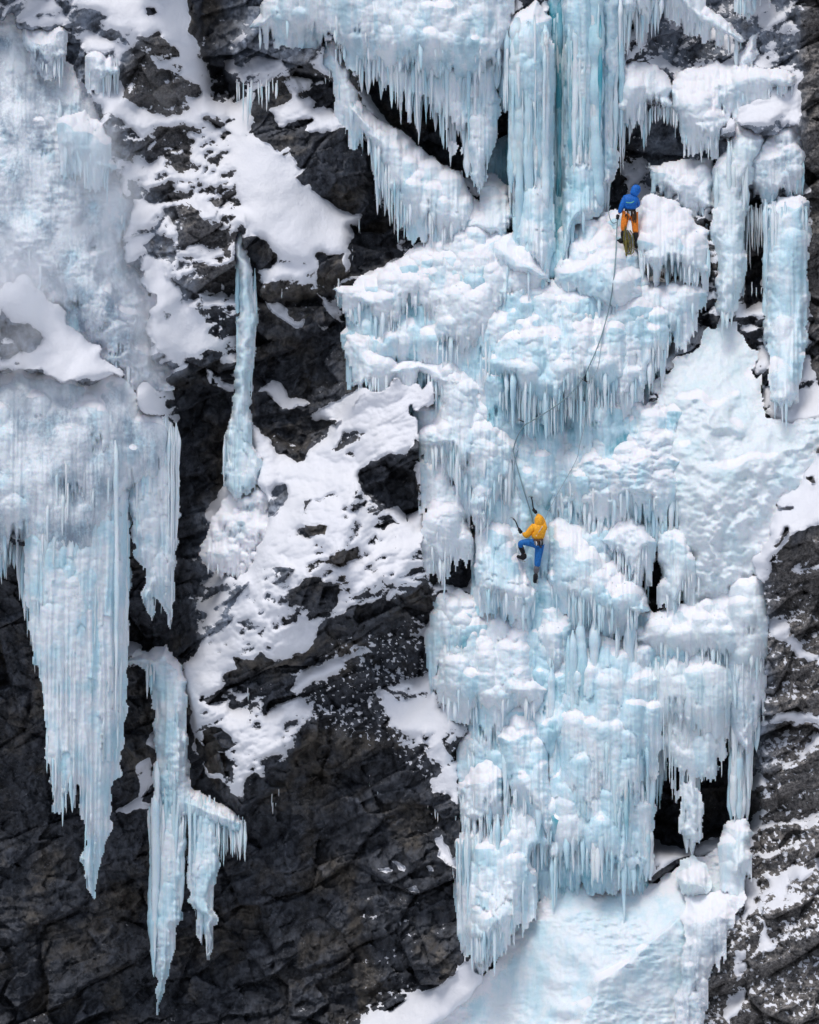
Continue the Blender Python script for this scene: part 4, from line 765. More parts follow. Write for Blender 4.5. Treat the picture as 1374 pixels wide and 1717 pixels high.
m3 = Sheet([(1004,-180),(1040,-180),(1044,0),(1042,120),(1034,220),(1028,300),(1016,355),(1006,360),(1004,200)], T=.6, r=18, off=.15, lean=.1, billow=.08, flute=.12, fr=14, lobes=.75, lw=(10, 30), lL=(140, 420), lA=.75, blue=.38, seed=230, sup=(.9, 1.6))
m3c = curtain([(1008,40),(1042,30)], [(1008,350),(1018,360),(1028,310),(1040,250)], 9, (3, 7), 'pend', .5, .2, .55, .35, rag=30, depth=lambda x, y: dref(1020, max(y, 60)))
m3c += curtain([(1014,240),(1020,240)], [(1014,362),(1020,364)], 2, (4, 5), 'icicle', .7, .05, .95, .25, depth=lambda x, y: dref(1020, 240))
form('ice_pillar', 'ice', 'narrow blue ice pillar at the right edge of the tall pair, above the blue climber', [m3], [m3c])

# ---- top right
c = curtain([(1035,-10),(1070,-20),(1112,-10)], [(1038,90),(1055,100),(1064,75),(1075,95),(1085,55),(1100,75),(1112,20)], 60, (2.5, 6), 'icicle', .8, .3, .4, .15)
form('ice_curtain', 'ice', 'ragged white icicles at the top edge, right of the tall pillars', [Sheet([(1030,-180),(1110,-180),(1112,-10),(1100,30),(1065,45),(1035,40)], T=.5, r=30, off=.4, billow=.2, fr=20, blue=.12, seed=240)], [c])
d = Sheet([(1108,-170),(1150,-60),(1170,10),(1200,25),(1222,40),(1246,70),(1240,80),(1215,62),(1190,52),(1165,36),(1140,16),(1112,0)], T=.4, r=14, off=.3, billow=.18, fr=14, blue=.1, seed=245)
form('ice_curtain', 'ice', 'diagonal string of frosty icicles across the black top right rock', [d], [fringe(d, .34, (6, 16), (12, 45), (1.8, 4), seed=11, slope=.2)])
c = curtain([(1236,-20),(1268,-20)], [(1240,30),(1255,40),(1262,25),(1268,20)], 20, (2, 4.5), 'icicle', .6, .2, .5, .1)
form('icicle_row', 'icicles', 'white icicles at the very top, above the black right-hand rock', [Sheet([(1225,-180),(1290,-180),(1280,-20),(1262,0),(1240,-4)], T=.4, r=16, off=.3, billow=.18, fr=14, blue=.08, seed=246)], [c])
e = Sheet([(1036,108),(1060,100),(1100,104),(1124,118),(1130,150),(1126,200),(1108,190),(1085,185),(1060,200),(1036,190)], T=.55, r=24, off=.25, lean=.4, billow=.3, fr=22, blue=.1, sup=(.3, .9), seed=250)
ec = curtain([(1034,180),(1070,185),(1128,170)], [(1036,240),(1042,300),(1050,270),(1060,225),(1072,210),(1080,260),(1092,215),(1110,200),(1126,215)], 60, (2, 4.6), 'icicle', .5, .25, .35, .18)
form('ice_curtain', 'ice', 'snow-crusted ice ledge fringed with icicles above the blue climber', [e], [ec, fringe(e, .25, (10, 30), (6, 30), seed=12)])
e2 = Sheet([(1126,125),(1160,112),(1200,105),(1230,112),(1262,60),(1275,52),(1268,90),(1262,110),(1320,115),(1336,130),(1330,150),(1260,160),(1225,180),(1210,215),(1205,245),(1160,240),(1140,215),(1128,180)], T=.55, r=26, off=.25, lean=.8, billow=.3, fr=18, blue=.1, sup=(.3, .9), seed=255)
e2c = curtain([(1130,185),(1205,190)], [(1132,220),(1145,228),(1160,255),(1170,240),(1190,250),(1205,245)], 50, (1.8, 4), 'icicle', .75, .2, .4, .15)
form('ice_curtain', 'ice', 'lumpy snow and ice shelf under the black top right rock, fringed by short icicles', [e2], [e2c, fringe(e2, .2, (10, 26), (6, 24), seed=13)])
e3 = Sheet([(1085,280),(1130,268),(1200,268),(1205,300),(1195,360),(1170,350),(1140,330),(1110,325),(1100,300)], T=.35, r=26, off=.1, lean=.6, billow=.3, fr=10, blue=.08, clear=.15, sup=(.3, .9), seed=258)
form('ice_shelf', 'ice', 'frosted lumpy shelf between the blue climber and the greenish pillar', [e3], [fringe(e3, .15, (6, 14), (4, 14), seed=14)])
f = Sheet([(1068,350),(1082,336),(1105,333),(1140,338),(1165,360),(1190,390),(1192,440),(1180,475),(1150,470),(1120,475),(1090,470),(1072,440),(1066,400)], T=.7, r=34, off=.45, lean=.5, billow=.14, flute=.08, fr=34, blue=.18, sup=(.25, .8), seed=260)
fc = curtain([(1074,400),(1190,405)], [(1076,450),(1100,475),(1130,470),(1150,478),(1188,470)], 76, (1.8, 4.4), 'icicle', .95, .25, .35, .22, rag=18, depth=lambda x, y: dref(1130, 380))
form('ice_block', 'ice', 'snow-domed ice block with icicle skirt just right of the blue climber', [f], [fc, fringe(f, .3, (20, 50), (4, 20), seed=15)])
q = Sheet([(1196,300),(1205,262),(1222,232),(1240,212),(1258,210),(1275,225),(1280,250),(1270,282),(1258,320),(1252,380),(1247,470),(1234,525),(1216,550),(1202,520),(1197,440),(1195,360)], T=.75, r=24, off=.2, lean=.5, billow=.14, flute=.08, fr=12, lobes=.5, lw=(10, 24), lL=(100, 330), lA=.75, blue=.28, green=.5, sup=(.7, 1.3), seed=270)
qc = curtain([(1198,300),(1252,300)], [(1198,500),(1212,550),(1230,520),(1246,400)], 9, (4, 9), 'col', .6, .2, .6, .32, .1, .5, depth=lambda x, y: dref(1222, y), rag=30)
qc += curtain([(1186,300),(1198,290)], [(1186,460),(1194,500),(1198,500)], 10, (2.5, 5), 'pend', .25, .15, .6, .45, .1, .2)
qc += curtain([(1222,255),(1262,250)], [(1222,480),(1240,440),(1250,360),(1262,330)], 16, (2.2, 4.6), 'pend', .85, .2, .3, .25, .1, .5, depth=lambda x, y: dref(1222, y), rag=20)
form('ice_pillar', 'ice', 'curving greenish-white ice pillar below the right-hand shelf', [q], [qc, face_drips(q, 40, (20, 70), (2, 4), 16)])
qs = Sheet([(1262,255),(1290,225),(1345,200),(1352,290),(1338,332),(1290,340),(1262,330),(1256,290)], T=.35, r=30, off=.05, lean=.5, billow=.3, lw=(6, 18), lL=(16, 50), fr=14, blue=.1, clear=.3, snow=.1, sup=(.4, 1.), seed=275)
form('ice_shelf', 'ice', 'frosted lumpy shelf right of the curving pillar, above the snow-capped one', [qs], [fringe(qs, .2, (8, 20), (5, 24), seed=19)])
w = Sheet([(1280,345),(1300,330),(1340,328),(1358,340),(1356,480),(1350,620),(1335,680),(1310,695),(1295,670),(1286,600),(1282,470)], T=.75, r=26, off=.25, lean=.2, billow=.12, flute=.10, fr=12, lobes=.75, lw=(10, 30), lL=(140, 420), lA=.75, blue=.34, sup=(.7, 1.3), seed=280)
wc = curtain([(1284,350),(1352,345)], [(1284,620),(1310,690),(1335,680),(1350,610)], 7, (4, 9), 'col', .6, .2, .6, .36, .12, depth=lambda x, y: dref(1318, y), rag=20)
wc += curtain([(1284,350),(1352,345)], [(1284,500),(1352,520)], 16, (2, 4), 'icicle', .9, .2, .2, .25, .12, depth=lambda x, y: dref(1318, y), rag=10)
form('ice_pillar', 'ice', 'snow-capped pale blue pillar beside the dark rock at the right edge', [w], [wc, face_drips(w, 50, (20, 70), (2, 4), 17)])
c = curtain([(1245,345),(1282,345)], [(1247,420),(1256,460),(1264,425),(1272,440),(1280,400)], 26, (1.6, 3.2), 'icicle', .2, .2, .3, .15)
c += curtain([(1246,470),(1284,480)], [(1248,500),(1284,500)], 4, (2, 3), 'icicle', .2, .2, .5, .2)
form('icicle_row', 'icicles', 'thin icicles in the dark slot between the two right-hand pillars', [], [c])
c = curtain([(1318,250),(1348,262)], [(1320,328),(1348,330)], 12, (3, 6), 'col', .2, .15, .8, .75, .1)
form('icicle_row', 'icicles', 'grey-blue ice ribs in the shaded nook above the snow-capped right pillar', [], [c])

# ---- central icefall
base = Sheet([(800,330),(870,400),(925,470),(960,370),(1040,350),(1075,380),(1085,470),(1170,478),(1115,590),(1078,650),(1085,780),(1100,840),(1045,885),(1060,980),(1100,1025),(1260,1000),(1280,1120),(1268,1190),(1235,1190),(1090,1250),(1085,1480),(980,1480),(900,1480),(800,1620),(775,1560),(770,1400),(780,1300),(790,1200),(730,1130),(725,1010),(790,1000),(800,890),(780,800),(720,760),(700,700),(745,650),(700,600),(590,640),(590,560),(560,495),(660,440),(740,380)], T=.30, r=40, off=.06, lean=0, swell=.42, lA=1.05, billow=.26, flute=.12, lobes=1.5, lw=(9, 30), fr=14, blue=.45, bvar=.4, sup=(.45, 1.1), seed=300, side=.5)
form('icefall', 'ice', 'blue ice wall forming the body of the frozen waterfall behind its tiers', [base], [face_drips(base, 220, (20, 60), (2, 4.5), 18, (0, 1))])

def tier(label, poly, kw, fd=.22, fup=(12, 45), fdn=(6, 28), drips=30, seed=0, cat='ice', name='ice_tier', extra=(), fr_r=(1.4, 6.6), dl=(16, 55)):
    s_ = Sheet(poly, seed=300 + seed * 10, **kw)
    form(name, cat, label, [s_], [fringe(s_, fd * .75, fup, fdn, fr_r, seed=seed), face_drips(s_, drips, dl, (1.6, 4.2), seed + 100)] + list(extra), GRP)
    return s_

tier('white snow-laden ice terrace left of the pillar feet, dripping icicles over a black hole',
     [(556,492),(610,465),(660,445),(720,410),(760,385),(810,385),(860,415),(900,445),(925,475),(880,500),(850,530),(815,580),(795,602),(770,596),(740,608),(722,600),(716,545),(680,528),(660,562),(620,542),(588,520)],
     dict(T=.55, r=46, off=.25, lean=.9, billow=.34, flute=.06, tier=.15, tsz=60, fr=34, blue=.12, bvar=.3, sup=(.3, .9)), .28, (14, 50), (6, 40), 60, 1)
tier('round blue-white bulb at the foot of the left tall pillar',
     [(835,395),(860,390),(890,420),(925,460),(928,476),(905,480),(870,470),(840,450),(828,420)], dict(T=.6, r=30, off=.35, lean=.4, billow=.22, fr=8, blue=.3), .1, (8, 16), (3, 10), 8, 2)
tier('small snowy ice hump beneath the icicle fringe left of the pillars',
     [(795,345),(815,298),(840,296),(858,320),(862,380),(845,400),(800,398),(770,385)], dict(T=.4, r=26, off=.05, lean=.5, billow=.22, fr=8, blue=.22), .1, (8, 16), (3, 10), 8, 3)
tier('knobbly white drip tier left of centre, hung over dark rock',
     [(578,560),(610,545),(640,565),(660,600),(700,604),(760,603),(792,608),(806,640),(820,680),(858,715),(835,740),(790,710),(765,680),(750,660),(722,648),(700,628),(650,640),(625,662),(598,664),(590,610)],
     dict(T=.5, r=28, off=.25, lean=.5, billow=.3, flute=.08, fr=26, blue=.12, sup=(.3, .9)), .34, (12, 40), (6, 34), 30, 4)
tier('smooth blue-white swelling right under the blue climber',
     [(938,450),(952,400),(965,375),(988,362),(1015,360),(1034,372),(1044,405),(1068,425),(1082,460),(1085,505),(1062,520),(1000,512),(950,490),(926,478)], dict(T=.75, r=50, off=.25, lean=1.0, billow=.26, flute=.03, fr=8, blue=.30, bvar=.3, sup=(.5, 1.1), bs=1.4), .1, (8, 20), (4, 14), 12, 5)
tier('big bulging turquoise ice dome crossed by the rope in the middle of the fall',
     [(798,605),(825,565),(855,525),(890,495),(925,478),(960,488),(1000,505),(1050,512),(1075,520),(1072,590),(1062,640),(1030,692),(1000,680),(985,712),(960,700),(930,725),(900,722),(880,692),(862,708),(832,672),(806,640)],
     dict(T=1.0, r=70, off=.25, lean=1.0, billow=.38, flute=.10, tier=.30, tsz=85, fr=46, blue=.36, bvar=.3, sup=(.5, 1.2)), .4, (30, 90), (6, 36), 90, 6, extra=[curtain([(806,600),(880,620),(960,650),(1030,640)], [(806,650),(832,680),(862,720),(905,735),(932,740),(960,712),(1000,700),(1030,700)], 90, (2, 5), 'icicle', 1.15, .2, .4, .3, rag=30)])
tier('blocky ice wall with vertical ribs right of the turquoise dome',
     [(1040,520),(1065,480),(1100,472),(1180,474),(1188,500),(1160,540),(1110,600),(1090,650),(1062,672),(1040,690),(1022,690),(1028,600)], dict(T=.55, r=30, off=.3, lean=.3, billow=.3, flute=.16, tier=.2, tsz=70, fr=24, blue=.22, sup=(.45, 1.1)), .3, (20, 60), (4, 22), 50, 7, extra=[curtain([(1030,520),(1072,520)], [(1030,690),(1050,680),(1072,660)], 30, (3, 6), 'pend', .95, .15, .6, .28, rag=14)])
tier('white stepped tier of icicles running down to the left of the rope',
     [(735,640),(745,615),(772,605),(795,620),(815,670),(845,700),(872,742),(872,790),(855,830),(832,862),(822,905),(795,895),(782,825),(762,800),(722,765),(700,735),(735,690)], dict(T=.8, r=38, off=.3, lean=.8, billow=.3, flute=.12, tier=.34, tsz=70, fr=34, blue=.18, sup=(.35, 1.0)), .36, (24, 70), (6, 34), 70, 8)
tier('snow-crusted tangle of icicles along the right flank of the snowy crag',
     [(700,760),(722,770),(760,800),(780,830),(792,900),(798,935),(780,930),(765,915),(740,960),(722,930),(704,880),(716,860),(722,820)], dict(T=.35, r=20, off=.35, lean=.4, billow=.34, flute=.06, fr=26, blue=.08, sup=(.2, .7)), .36, (12, 34), (10, 40), 24, 9)
tier('blue ice pillar directly above the yellow climber',
     [(858,745),(880,712),(915,722),(942,735),(934,790),(942,835),(925,850),(912,866),(898,850),(882,850),(868,842),(855,800)], dict(T=.55, r=26, off=.25, lean=.4, billow=.22, flute=.12, fr=26, blue=.40, sup=(.5, 1.1)), .4, (20, 60), (6, 30), 30, 10)
tier('rippled pale blue dome right of the rope, above the small cave',
     [(930,745),(980,702),(1012,685),(1060,672),(1110,665),(1160,700),(1165,780),(1150,850),(1110,905),(1062,890),(1040,930),(1005,915),(972,872),(935,855),(926,800)], dict(soft=1, T=.85, r=95, off=.28, lean=.9, lobes=.6, billow=.26, flute=.05, fr=34, side=.1, wob=16, blue=.26, bvar=.35, rough=.05, sup=(.45, 1.1)), .36, (20, 60), (6, 30), 60, 11)
tier('rounded ice tower close to the left of the yellow climber',
     [(794,900),(806,878),(832,866),(858,868),(868,890),(872,925),(890,955),(900,1000),(895,1030),(870,1036),(842,1022),(802,1012),(793,960)], dict(T=.85, r=34, off=.35, lean=.5, billow=.16, flute=.14, fr=26, blue=.32, sup=(.5, 1.1)), .4, (30, 80), (6, 26), 50, 12)
tier('large blue ice bulge close to the right of the yellow climber',
     [(915,905),(922,878),(940,862),(965,872),(992,892),(1012,922),(1042,935),(1068,975),(1090,1025),(1068,1050),(1045,1066),(1004,1048),(965,1046),(935,1020),(916,980)], dict(T=1.0, r=46, off=.25, lean=.8, billow=.2, flute=.14, tier=.16, tsz=90, fr=34, blue=.36, sup=(.5, 1.1)), .42, (30, 90), (4, 24), 80, 13)
tier('knobbly ice lobes left of the small dark cave',
     [(1000,905),(1030,878),(1060,862),(1080,880),(1095,905),(1082,930),(1076,965),(1062,990),(1046,960),(1030,935)], dict(T=.55, r=18, off=.45, lean=.4, billow=.3, flute=.08, fr=20, blue=.18, sup=(.4, 1.)), .4, (14, 40), (8, 34), 20, 14)
tier('drip-edged ice lip right of the small dark cave',
     [(1090,885),(1130,880),(1160,900),(1165,960),(1145,1010),(1118,1015),(1108,960),(1096,920)], dict(T=.5, r=22, off=.25, lean=.3, billow=.16, flute=.12, fr=26, blue=.2, green=.3), .4, (20, 60), (6, 34), 26, 15)
fan = tier('vast smooth milky-green ice apron spreading below the curving pillar',
     [(1180,565),(1205,530),(1222,528),(1248,560),(1270,620),(1292,682),(1330,702),(1400,680),(1500,700),(1500,760),(1374,770),(1332,850),(1290,890),(1262,960),(1230,1020),(1180,1030),(1130,1020),(1140,960),(1115,900),(1095,850),(1085,700),(1095,650),(1130,602)],
     dict(soft=1, T=.75, r=130, off=.30, lean=1.3, billow=.20, flute=.0, lobes=0, fr=10, side=.12, wob=18, es=.45, blue=.16, bvar=.6, green=.55, snow=.06, sup=(.8, 1.7), rough=.02, bs=3.2), .06, (8, 24), (4, 20), 20, 16, name='ice_apron')
tier('lower milky ice shoulder between the small cave and the right-hand rock',
     [(1040,1062),(1085,1035),(1130,1010),(1200,1005),(1262,965),(1285,985),(1290,1030),(1284,1100),(1262,1150),(1225,1130),(1180,1110),(1140,1110),(1095,1100),(1060,1090)], dict(T=.7, r=40, off=.25, lean=.7, billow=.2, flute=.06, fr=22, blue=.2, green=.45, clear=.2, sup=(.5, 1.1), bs=1.4), .2, (20, 50), (6, 30), 30, 17)
tier('snowy lower left tier spilling toward the dark rock below the crag',
     [(722,1000),(745,985),(772,985),(800,1005),(850,1030),(880,1040),(905,1060),(898,1100),(902,1130),(930,1160),(900,1185),(862,1200),(820,1212),(792,1196),(752,1186),(724,1150),(722,1130),(752,1085),(735,1050)], dict(T=.6, r=40, off=.2, lean=.9, billow=.34, flute=.05, tier=.16, tsz=56, fr=22, blue=.14, sup=(.3, .9)), .26, (10, 34), (6, 40), 50, 18)
tier('small pale tier tucked under the right-hand bulge below the yellow climber',
     [(903,1012),(930,1004),(960,1020),(982,1048),(960,1080),(945,1110),(930,1140),(908,1112),(900,1060)], dict(T=.55, r=26, off=.35, lean=.4, billow=.22, flute=.1, fr=24, blue=.25), .36, (14, 44), (6, 30), 24, 19)
low = tier('tall ribbed blue ice wall at the bottom, left of the dark cave',
     [(932,1110),(950,1075),(985,1058),(1040,1066),(1098,1075),(1118,1130),(1112,1250),(1096,1310),(1092,1440),(1062,1484),(1010,1480),(960,1450),(928,1452),(918,1340),(935,1220)], dict(T=.8, r=50, off=.3, lean=.3, billow=.14, flute=.14, lobes=.8, lw=(14, 34), lL=(90, 240), fr=30, blue=.38, sup=(.5, 1.1)), .4, (40, 120), (4, 18), 70, 20, dl=(30, 120),
     extra=[curtain([(925,1150),(985,1080),(1060,1085),(1110,1110)], [(925,1440),(985,1470),(1060,1470),(1090,1440),(1110,1300)], 12, (5, 12), 'pend', .8, .25, .45, .34, .15, rag=90, depth=lambda x, y: dref(1010, 1150)),
            curtain([(975,1160),(1100,1130)], [(975,1440),(1040,1470),(1100,1300)], 20, (2, 5.5), 'pend', .9, .2, .2, .3, .16, rag=100, depth=lambda x, y: dref(1010, 1150)),
            curtain([(1068,1380),(1092,1380)], [(1068,1480),(1092,1478)], 6, (5, 8), 'col', .9, .1, .9, .3, depth=lambda x, y: dref(1070, 1300))])
cvb = Sheet([(1096,1110),(1150,1090),(1224,1105),(1220,1210),(1206,1315),(1182,1322),(1172,1420),(1160,1440),(1148,1410),(1143,1315),(1132,1350),(1120,1300),(1106,1260),(1098,1240)], T=.55, r=20, off=.2, billow=.08, flute=.13, lobes=1., lw=(7, 20), lL=(90, 260), lA=.8, fr=34, hang=1130, blue=.2, green=.3, sup=(1.2, 2), seed=622, side=.3)
form('ice_curtain', 'ice', 'greenish-white columns hanging over the dark cave at the lower right', [Sheet([(1092,1100),(1130,1080),(1200,1085),(1232,1110),(1236,1180),(1215,1230),(1180,1260),(1150,1250),(1115,1230),(1096,1180)], T=.7, r=34, off=.25, lean=.2, billow=.1, flute=.12, fr=40, blue=.24, green=.4, seed=620), cvb],
     [curtain([(1098,1120),(1150,1100),(1222,1110)], [(1098,1270),(1108,1250),(1120,1310),(1132,1350),(1142,1320),(1150,1420),(1165,1425),(1178,1330),(1190,1310),(1204,1318),(1214,1240),(1222,1200)], 18, (4, 8), 'pend', .55, .3, .5, .22, .12, .4, rag=20, depth=lambda x, y: dref(1150, 1130)),
      curtain([(1098,1120),(1222,1110)], [(1098,1290),(1110,1270),(1122,1325),(1131,1362),(1142,1310),(1166,1330),(1188,1312),(1206,1320),(1218,1230)], 40, (2, 4.4), 'icicle', .7, .25, .3, .2, .12, .35, rag=40, depth=lambda x, y: dref(1150, 1130)),
      curtain([(1148,1180),(1170,1180)], [(1148,1430),(1160,1442),(1170,1425)], 4, (4, 8), 'col', .5, .15, .85, .25, .1, .4, rag=20, depth=lambda x, y: dref(1150, 1130))], GRP, maxparts=50)
form('ice_curtain', 'ice', 'slim ice curtain between the dark cave and the speckled right-hand rock', [Sheet([(1212,1020),(1250,1000),(1284,1010),(1286,1080),(1276,1150),(1262,1260),(1250,1280),(1235,1260),(1222,1200),(1212,1100)], T=.55, r=22, off=.15, lean=.2, billow=.16, flute=.1, fr=24, blue=.22, clear=.35, seed=630)],
     [curtain([(1220,1130),(1270,1110)], [(1220,1290),(1228,1385),(1246,1382),(1258,1350),(1270,1250)], 24, (2.5, 7), 'pend', .35, .25, .5, .22, .12, .15, rag=40, depth=lambda x, y: dref(1240, 1150)),
      curtain([(1226,1260),(1252,1260)], [(1226,1385),(1252,1385)], 10, (4, 7), 'col', .35, .15, .8, .28, rag=30, depth=lambda x, y: dref(1240, 1150))], GRP)
lb = Sheet([(1205,1400),(1222,1380),(1255,1372),(1262,1395),(1255,1440),(1238,1480),(1220,1470),(1206,1440)], T=.45, r=22, off=.2, billow=.14, fr=8, blue=.25, green=.35, seed=640)
form('ice_mound', 'ice', 'small translucent ice mound under the slim curtain at the cave mouth', [lb], [])
lb2 = Sheet([(1138,1470),(1144,1440),(1160,1432),(1180,1450),(1195,1470),(1190,1500),(1165,1510),(1142,1500)], T=.35, r=30, soft=1, off=.45, lobes=0, billow=.08, fr=4, blue=.22, green=.8, seed=645)
form('ice_mound', 'ice', 'greenish ice hump where the longest cave column lands', [lb2], [])
tier('upper turquoise tower of the lower left cascade, with rounded snowy cap',
     [(826,1240),(842,1210),(862,1194),(888,1198),(905,1220),(922,1260),(930,1330),(932,1400),(915,1420),(890,1380),(862,1350),(845,1330),(836,1290)], dict(T=.85, r=34, off=.4, lean=.6, billow=.26, flute=.12, tier=.2, tsz=80, fr=34, blue=.30, sup=(.45, 1.)), .4, (30, 80), (6, 26), 50, 21)
tier('narrow ribbed ice wall between the cascade tower and the tall bottom wall',
     [(905,1190),(930,1160),(950,1180),(952,1300),(948,1440),(930,1450),(915,1440),(918,1340),(915,1240)], dict(T=.6, r=18, off=.15, lean=.2, billow=.08, flute=.14, fr=20, blue=.34), .4, (40, 100), (4, 14), 40, 22, dl=(30, 110))
tier('middle snow-topped step of the lower left cascade beside the dark rock',
     [(772,1310),(786,1285),(815,1262),(842,1262),(852,1300),(848,1345),(838,1390),(812,1400),(788,1400),(774,1370)], dict(T=.7, r=26, off=.35, lean=.5, billow=.24, flute=.12, tier=.16, tsz=60, fr=26, blue=.22, sup=(.4, .95)), .4, (24, 60), (8, 40), 36, 23)
tier('lowest fringed step of the lower left cascade, ending in a row of long icicles',
     [(766,1410),(782,1388),(806,1372),(832,1376),(860,1345),(890,1338),(922,1362),(932,1410),(908,1460),(884,1525),(855,1560),(825,1600),(800,1612),(784,1580),(770,1500)], dict(T=.9, r=34, off=.3, lean=.4, billow=.16, flute=.16, tier=.14, tsz=110, fr=40, blue=.30, sup=(.5, 1.1)), .45, (40, 110), (4, 20), 70, 24, dl=(30, 100),
     extra=[curtain([(766,1420),(820,1390),(880,1360),(928,1370)], [(766,1500),(785,1600),(800,1630),(830,1600),(860,1560),(890,1520),(910,1460),(928,1430)], 90, (2, 5), 'icicle', 1.05, .25, .4, .28, rag=24, depth=lambda x, y: dref(840, 1420))])
tier('slim icicle bundle on the dark rock edge left of the cascade tower',
     [(782,1200),(815,1208),(850,1205),(838,1250),(820,1262),(800,1275),(786,1290),(778,1250)], dict(T=.4, r=18, off=.1, lean=.2, billow=.14, flute=.12, fr=26, blue=.2), .4, (20, 60), (8, 50), 20, 25)
ap = Sheet([(938,1446),(975,1452),(1000,1476),(1045,1484),(1100,1478),(1130,1462),(1160,1440),(1200,1425),(1225,1440),(1245,1460),(1225,1500),(1205,1560),(1175,1620),(1160,1680),(1150,1760),(1150,1900),(560,1900),(620,1790),(700,1730),(780,1680),(830,1612),(880,1545),(915,1480)], soft=1, T=1.3, r=230, off=-.1, lean=1.6, billow=.24, flute=.0, lobes=0, fr=2, blue=.30, bvar=.4, green=.2, rough=.035, sup=(1.0, 1.9), seed=700, bs=1.9, es=.6, side=.15, snow=.1)
form('ice_apron', 'ice', 'wide pale blue ice cone fanning out at the foot of the fall', [ap], [], GRP)
k = Sheet([(1150,1500),(1205,1490),(1240,1470),(1250,1500),(1215,1590),(1180,1660),(1165,1740),(1130,1720),(1140,1600)], soft=1, T=.3, r=40, off=.15, lean=.5, billow=.3, lobes=.25, lA=.6, fr=4, blue=.2, clear=.5, green=.2, es=.5, side=.1, seed=710)
form('ice_sheet', 'ice', 'cloudy grey ice skin where the foot of the fall meets the speckled rock', [k], [], GRP)

# small icicle groups hanging on bare rock
for lab, top, bot, n_, r_ in (
    ('few tiny icicles under the rounded snow lip above the diagonal snow ramp', [(470,480),(490,470)], [(470,500),(490,510)], 5, (1.2, 2.2)),
    ('single curled icicle hanging from the overhanging snow tongue left of centre', [(598,372),(606,366)], [(598,380),(606,398)], 4, (2, 3.5)),
    ('long drip of ice below the snow tongue on the left-centre ledge', [(582,410),(590,410)], [(582,440),(588,462)], 4, (3, 5)),
    ('two thin ice streaks on the blank dark lower wall', [(612,1296),(616,1296),(634,1310)], [(612,1330),(622,1325),(634,1342)], 6, (1, 2.2)),
    ('small icicles under the cascade edge on the dark lower wall', [(718,1350),(738,1348)], [(718,1375),(738,1382)], 12, (1.2, 2.4)),
    ('short icicles beside the snow wedge at the cascade edge', [(752,1345),(772,1340)], [(752,1365),(760,1390),(772,1370)], 12, (1.2, 2.8)),
    ('icicles beneath the snow ledge low on the dark wall beside the cascade', [(750,1455),(775,1455)], [(750,1475),(775,1490)], 12, (1.2, 2.6)),
    ('icicle drip on the snowy corner of the dark crag, lower centre', [(452,1335),(468,1325)], [(452,1375),(468,1345)], 9, (1.6, 3.4)),
    ('little icicles under the dark overhang below the snowy crag', [(412,1150),(455,1135)], [(412,1182),(430,1160),(452,1165)], 10, (1.2, 2.6))):
    form('icicle_row', 'icicles', lab, [], [curtain(top, bot, max(2, n_ // 2), r_, 'icicle', .0, .05, .35, .12, rag=5, snow=.3)], 'small icicle groups hanging on bare rock')
# ------------------------------------------------------------------ build cliff and ice
FRONT_ICE = np.full(UU.shape, -9., np.float32)
for s_ in SHEETS:
    i0, i1 = np.searchsorted(us, [s_.x0, s_.u[-1]]); j0, j1 = np.searchsorted(vs, [s_.y0, s_.v[-1]])
    if i1 > i0 + 1 and j1 > j0 + 1:
        sl = np.s_[j0:j1, i0:i1]
        d_ = bil(np.where(s_.keep, s_.D, -9.), s_.x0, s_.y0, ST, UU[sl], VV[sl])
        FRONT_ICE[sl] = np.maximum(FRONT_ICE[sl], d_)
CD_H, CATT = build_cliff(ICE_MASK)
hidden = blur((FRONT_ICE > -5).astype(np.float32), 2) > .9
CD_H = np.where(hidden, np.minimum(CD_H, FRONT_ICE - .15), CD_H)
FRONT = np.maximum(CD_H, FRONT_ICE)
# hanging strands stand further out still
for f_ in FORMS:
    small = f_[5] is not None and f_[5].startswith('small')
    for s_ in f_[4]:
        if 858 < s_.x < 924 and s_.y1 > 842 and s_.y0 < 985: continue
        if small: s_.d = float(bil(CD_H, U0, V0, ST, s_.x, s_.y0)) + .02
        i0, i1 = np.searchsorted(us, [s_.x - s_.r, s_.x + s_.r]); j0, j1 = np.searchsorted(vs, [s_.y0, s_.y1])
        FRONT[j0:j1, i0:i1 + 1] = np.maximum(FRONT[j0:j1, i0:i1 + 1], s_.d + s_.r / PPM)
def front(x, y): return float(bil(FRONT, U0, V0, ST, x, y))

used, fcs = grid_faces(np.ones(UU.shape, bool))
cl = mesh_from('cliff', at(UU.ravel(), VV.ravel(), CD_H.ravel()), fcs, MC, None, CATT.reshape(-1, 4))
cl['kind'] = 'structure'; cl['label'] = 'dark wet limestone cliff with snow lying on its ledges and ramps'

for name, cat, label, sheets, strands, group, body, maxparts in FORMS:
    # the niche the yellow climber works in is clear of icicles
    strands = [q for q in strands if not (858 < q.x < 924 and q.y1 > 842 and q.y0 < 985)]
    if sheets:
        p = np.array(sheets[0].poly, float); bx, by = p[:, 0].mean(), p[:, 1].max()
    else:
        bx, by = np.mean([s.x for s in strands]), max(s.y1 for s in strands)
    bx = float(np.clip(bx, 20, 1354)); by = float(np.clip(by, 20, 1700))
    e_ = thing(name, label, cat, at(bx, by, dref(bx, by)), group)
    for s_ in sheets: s_.build('ice_body', e_)
    if not sheets:
        for q in strands: q.free = q.kind != 'col'
        maxparts = 60
    build_strands(strands, e_, body, maxparts)

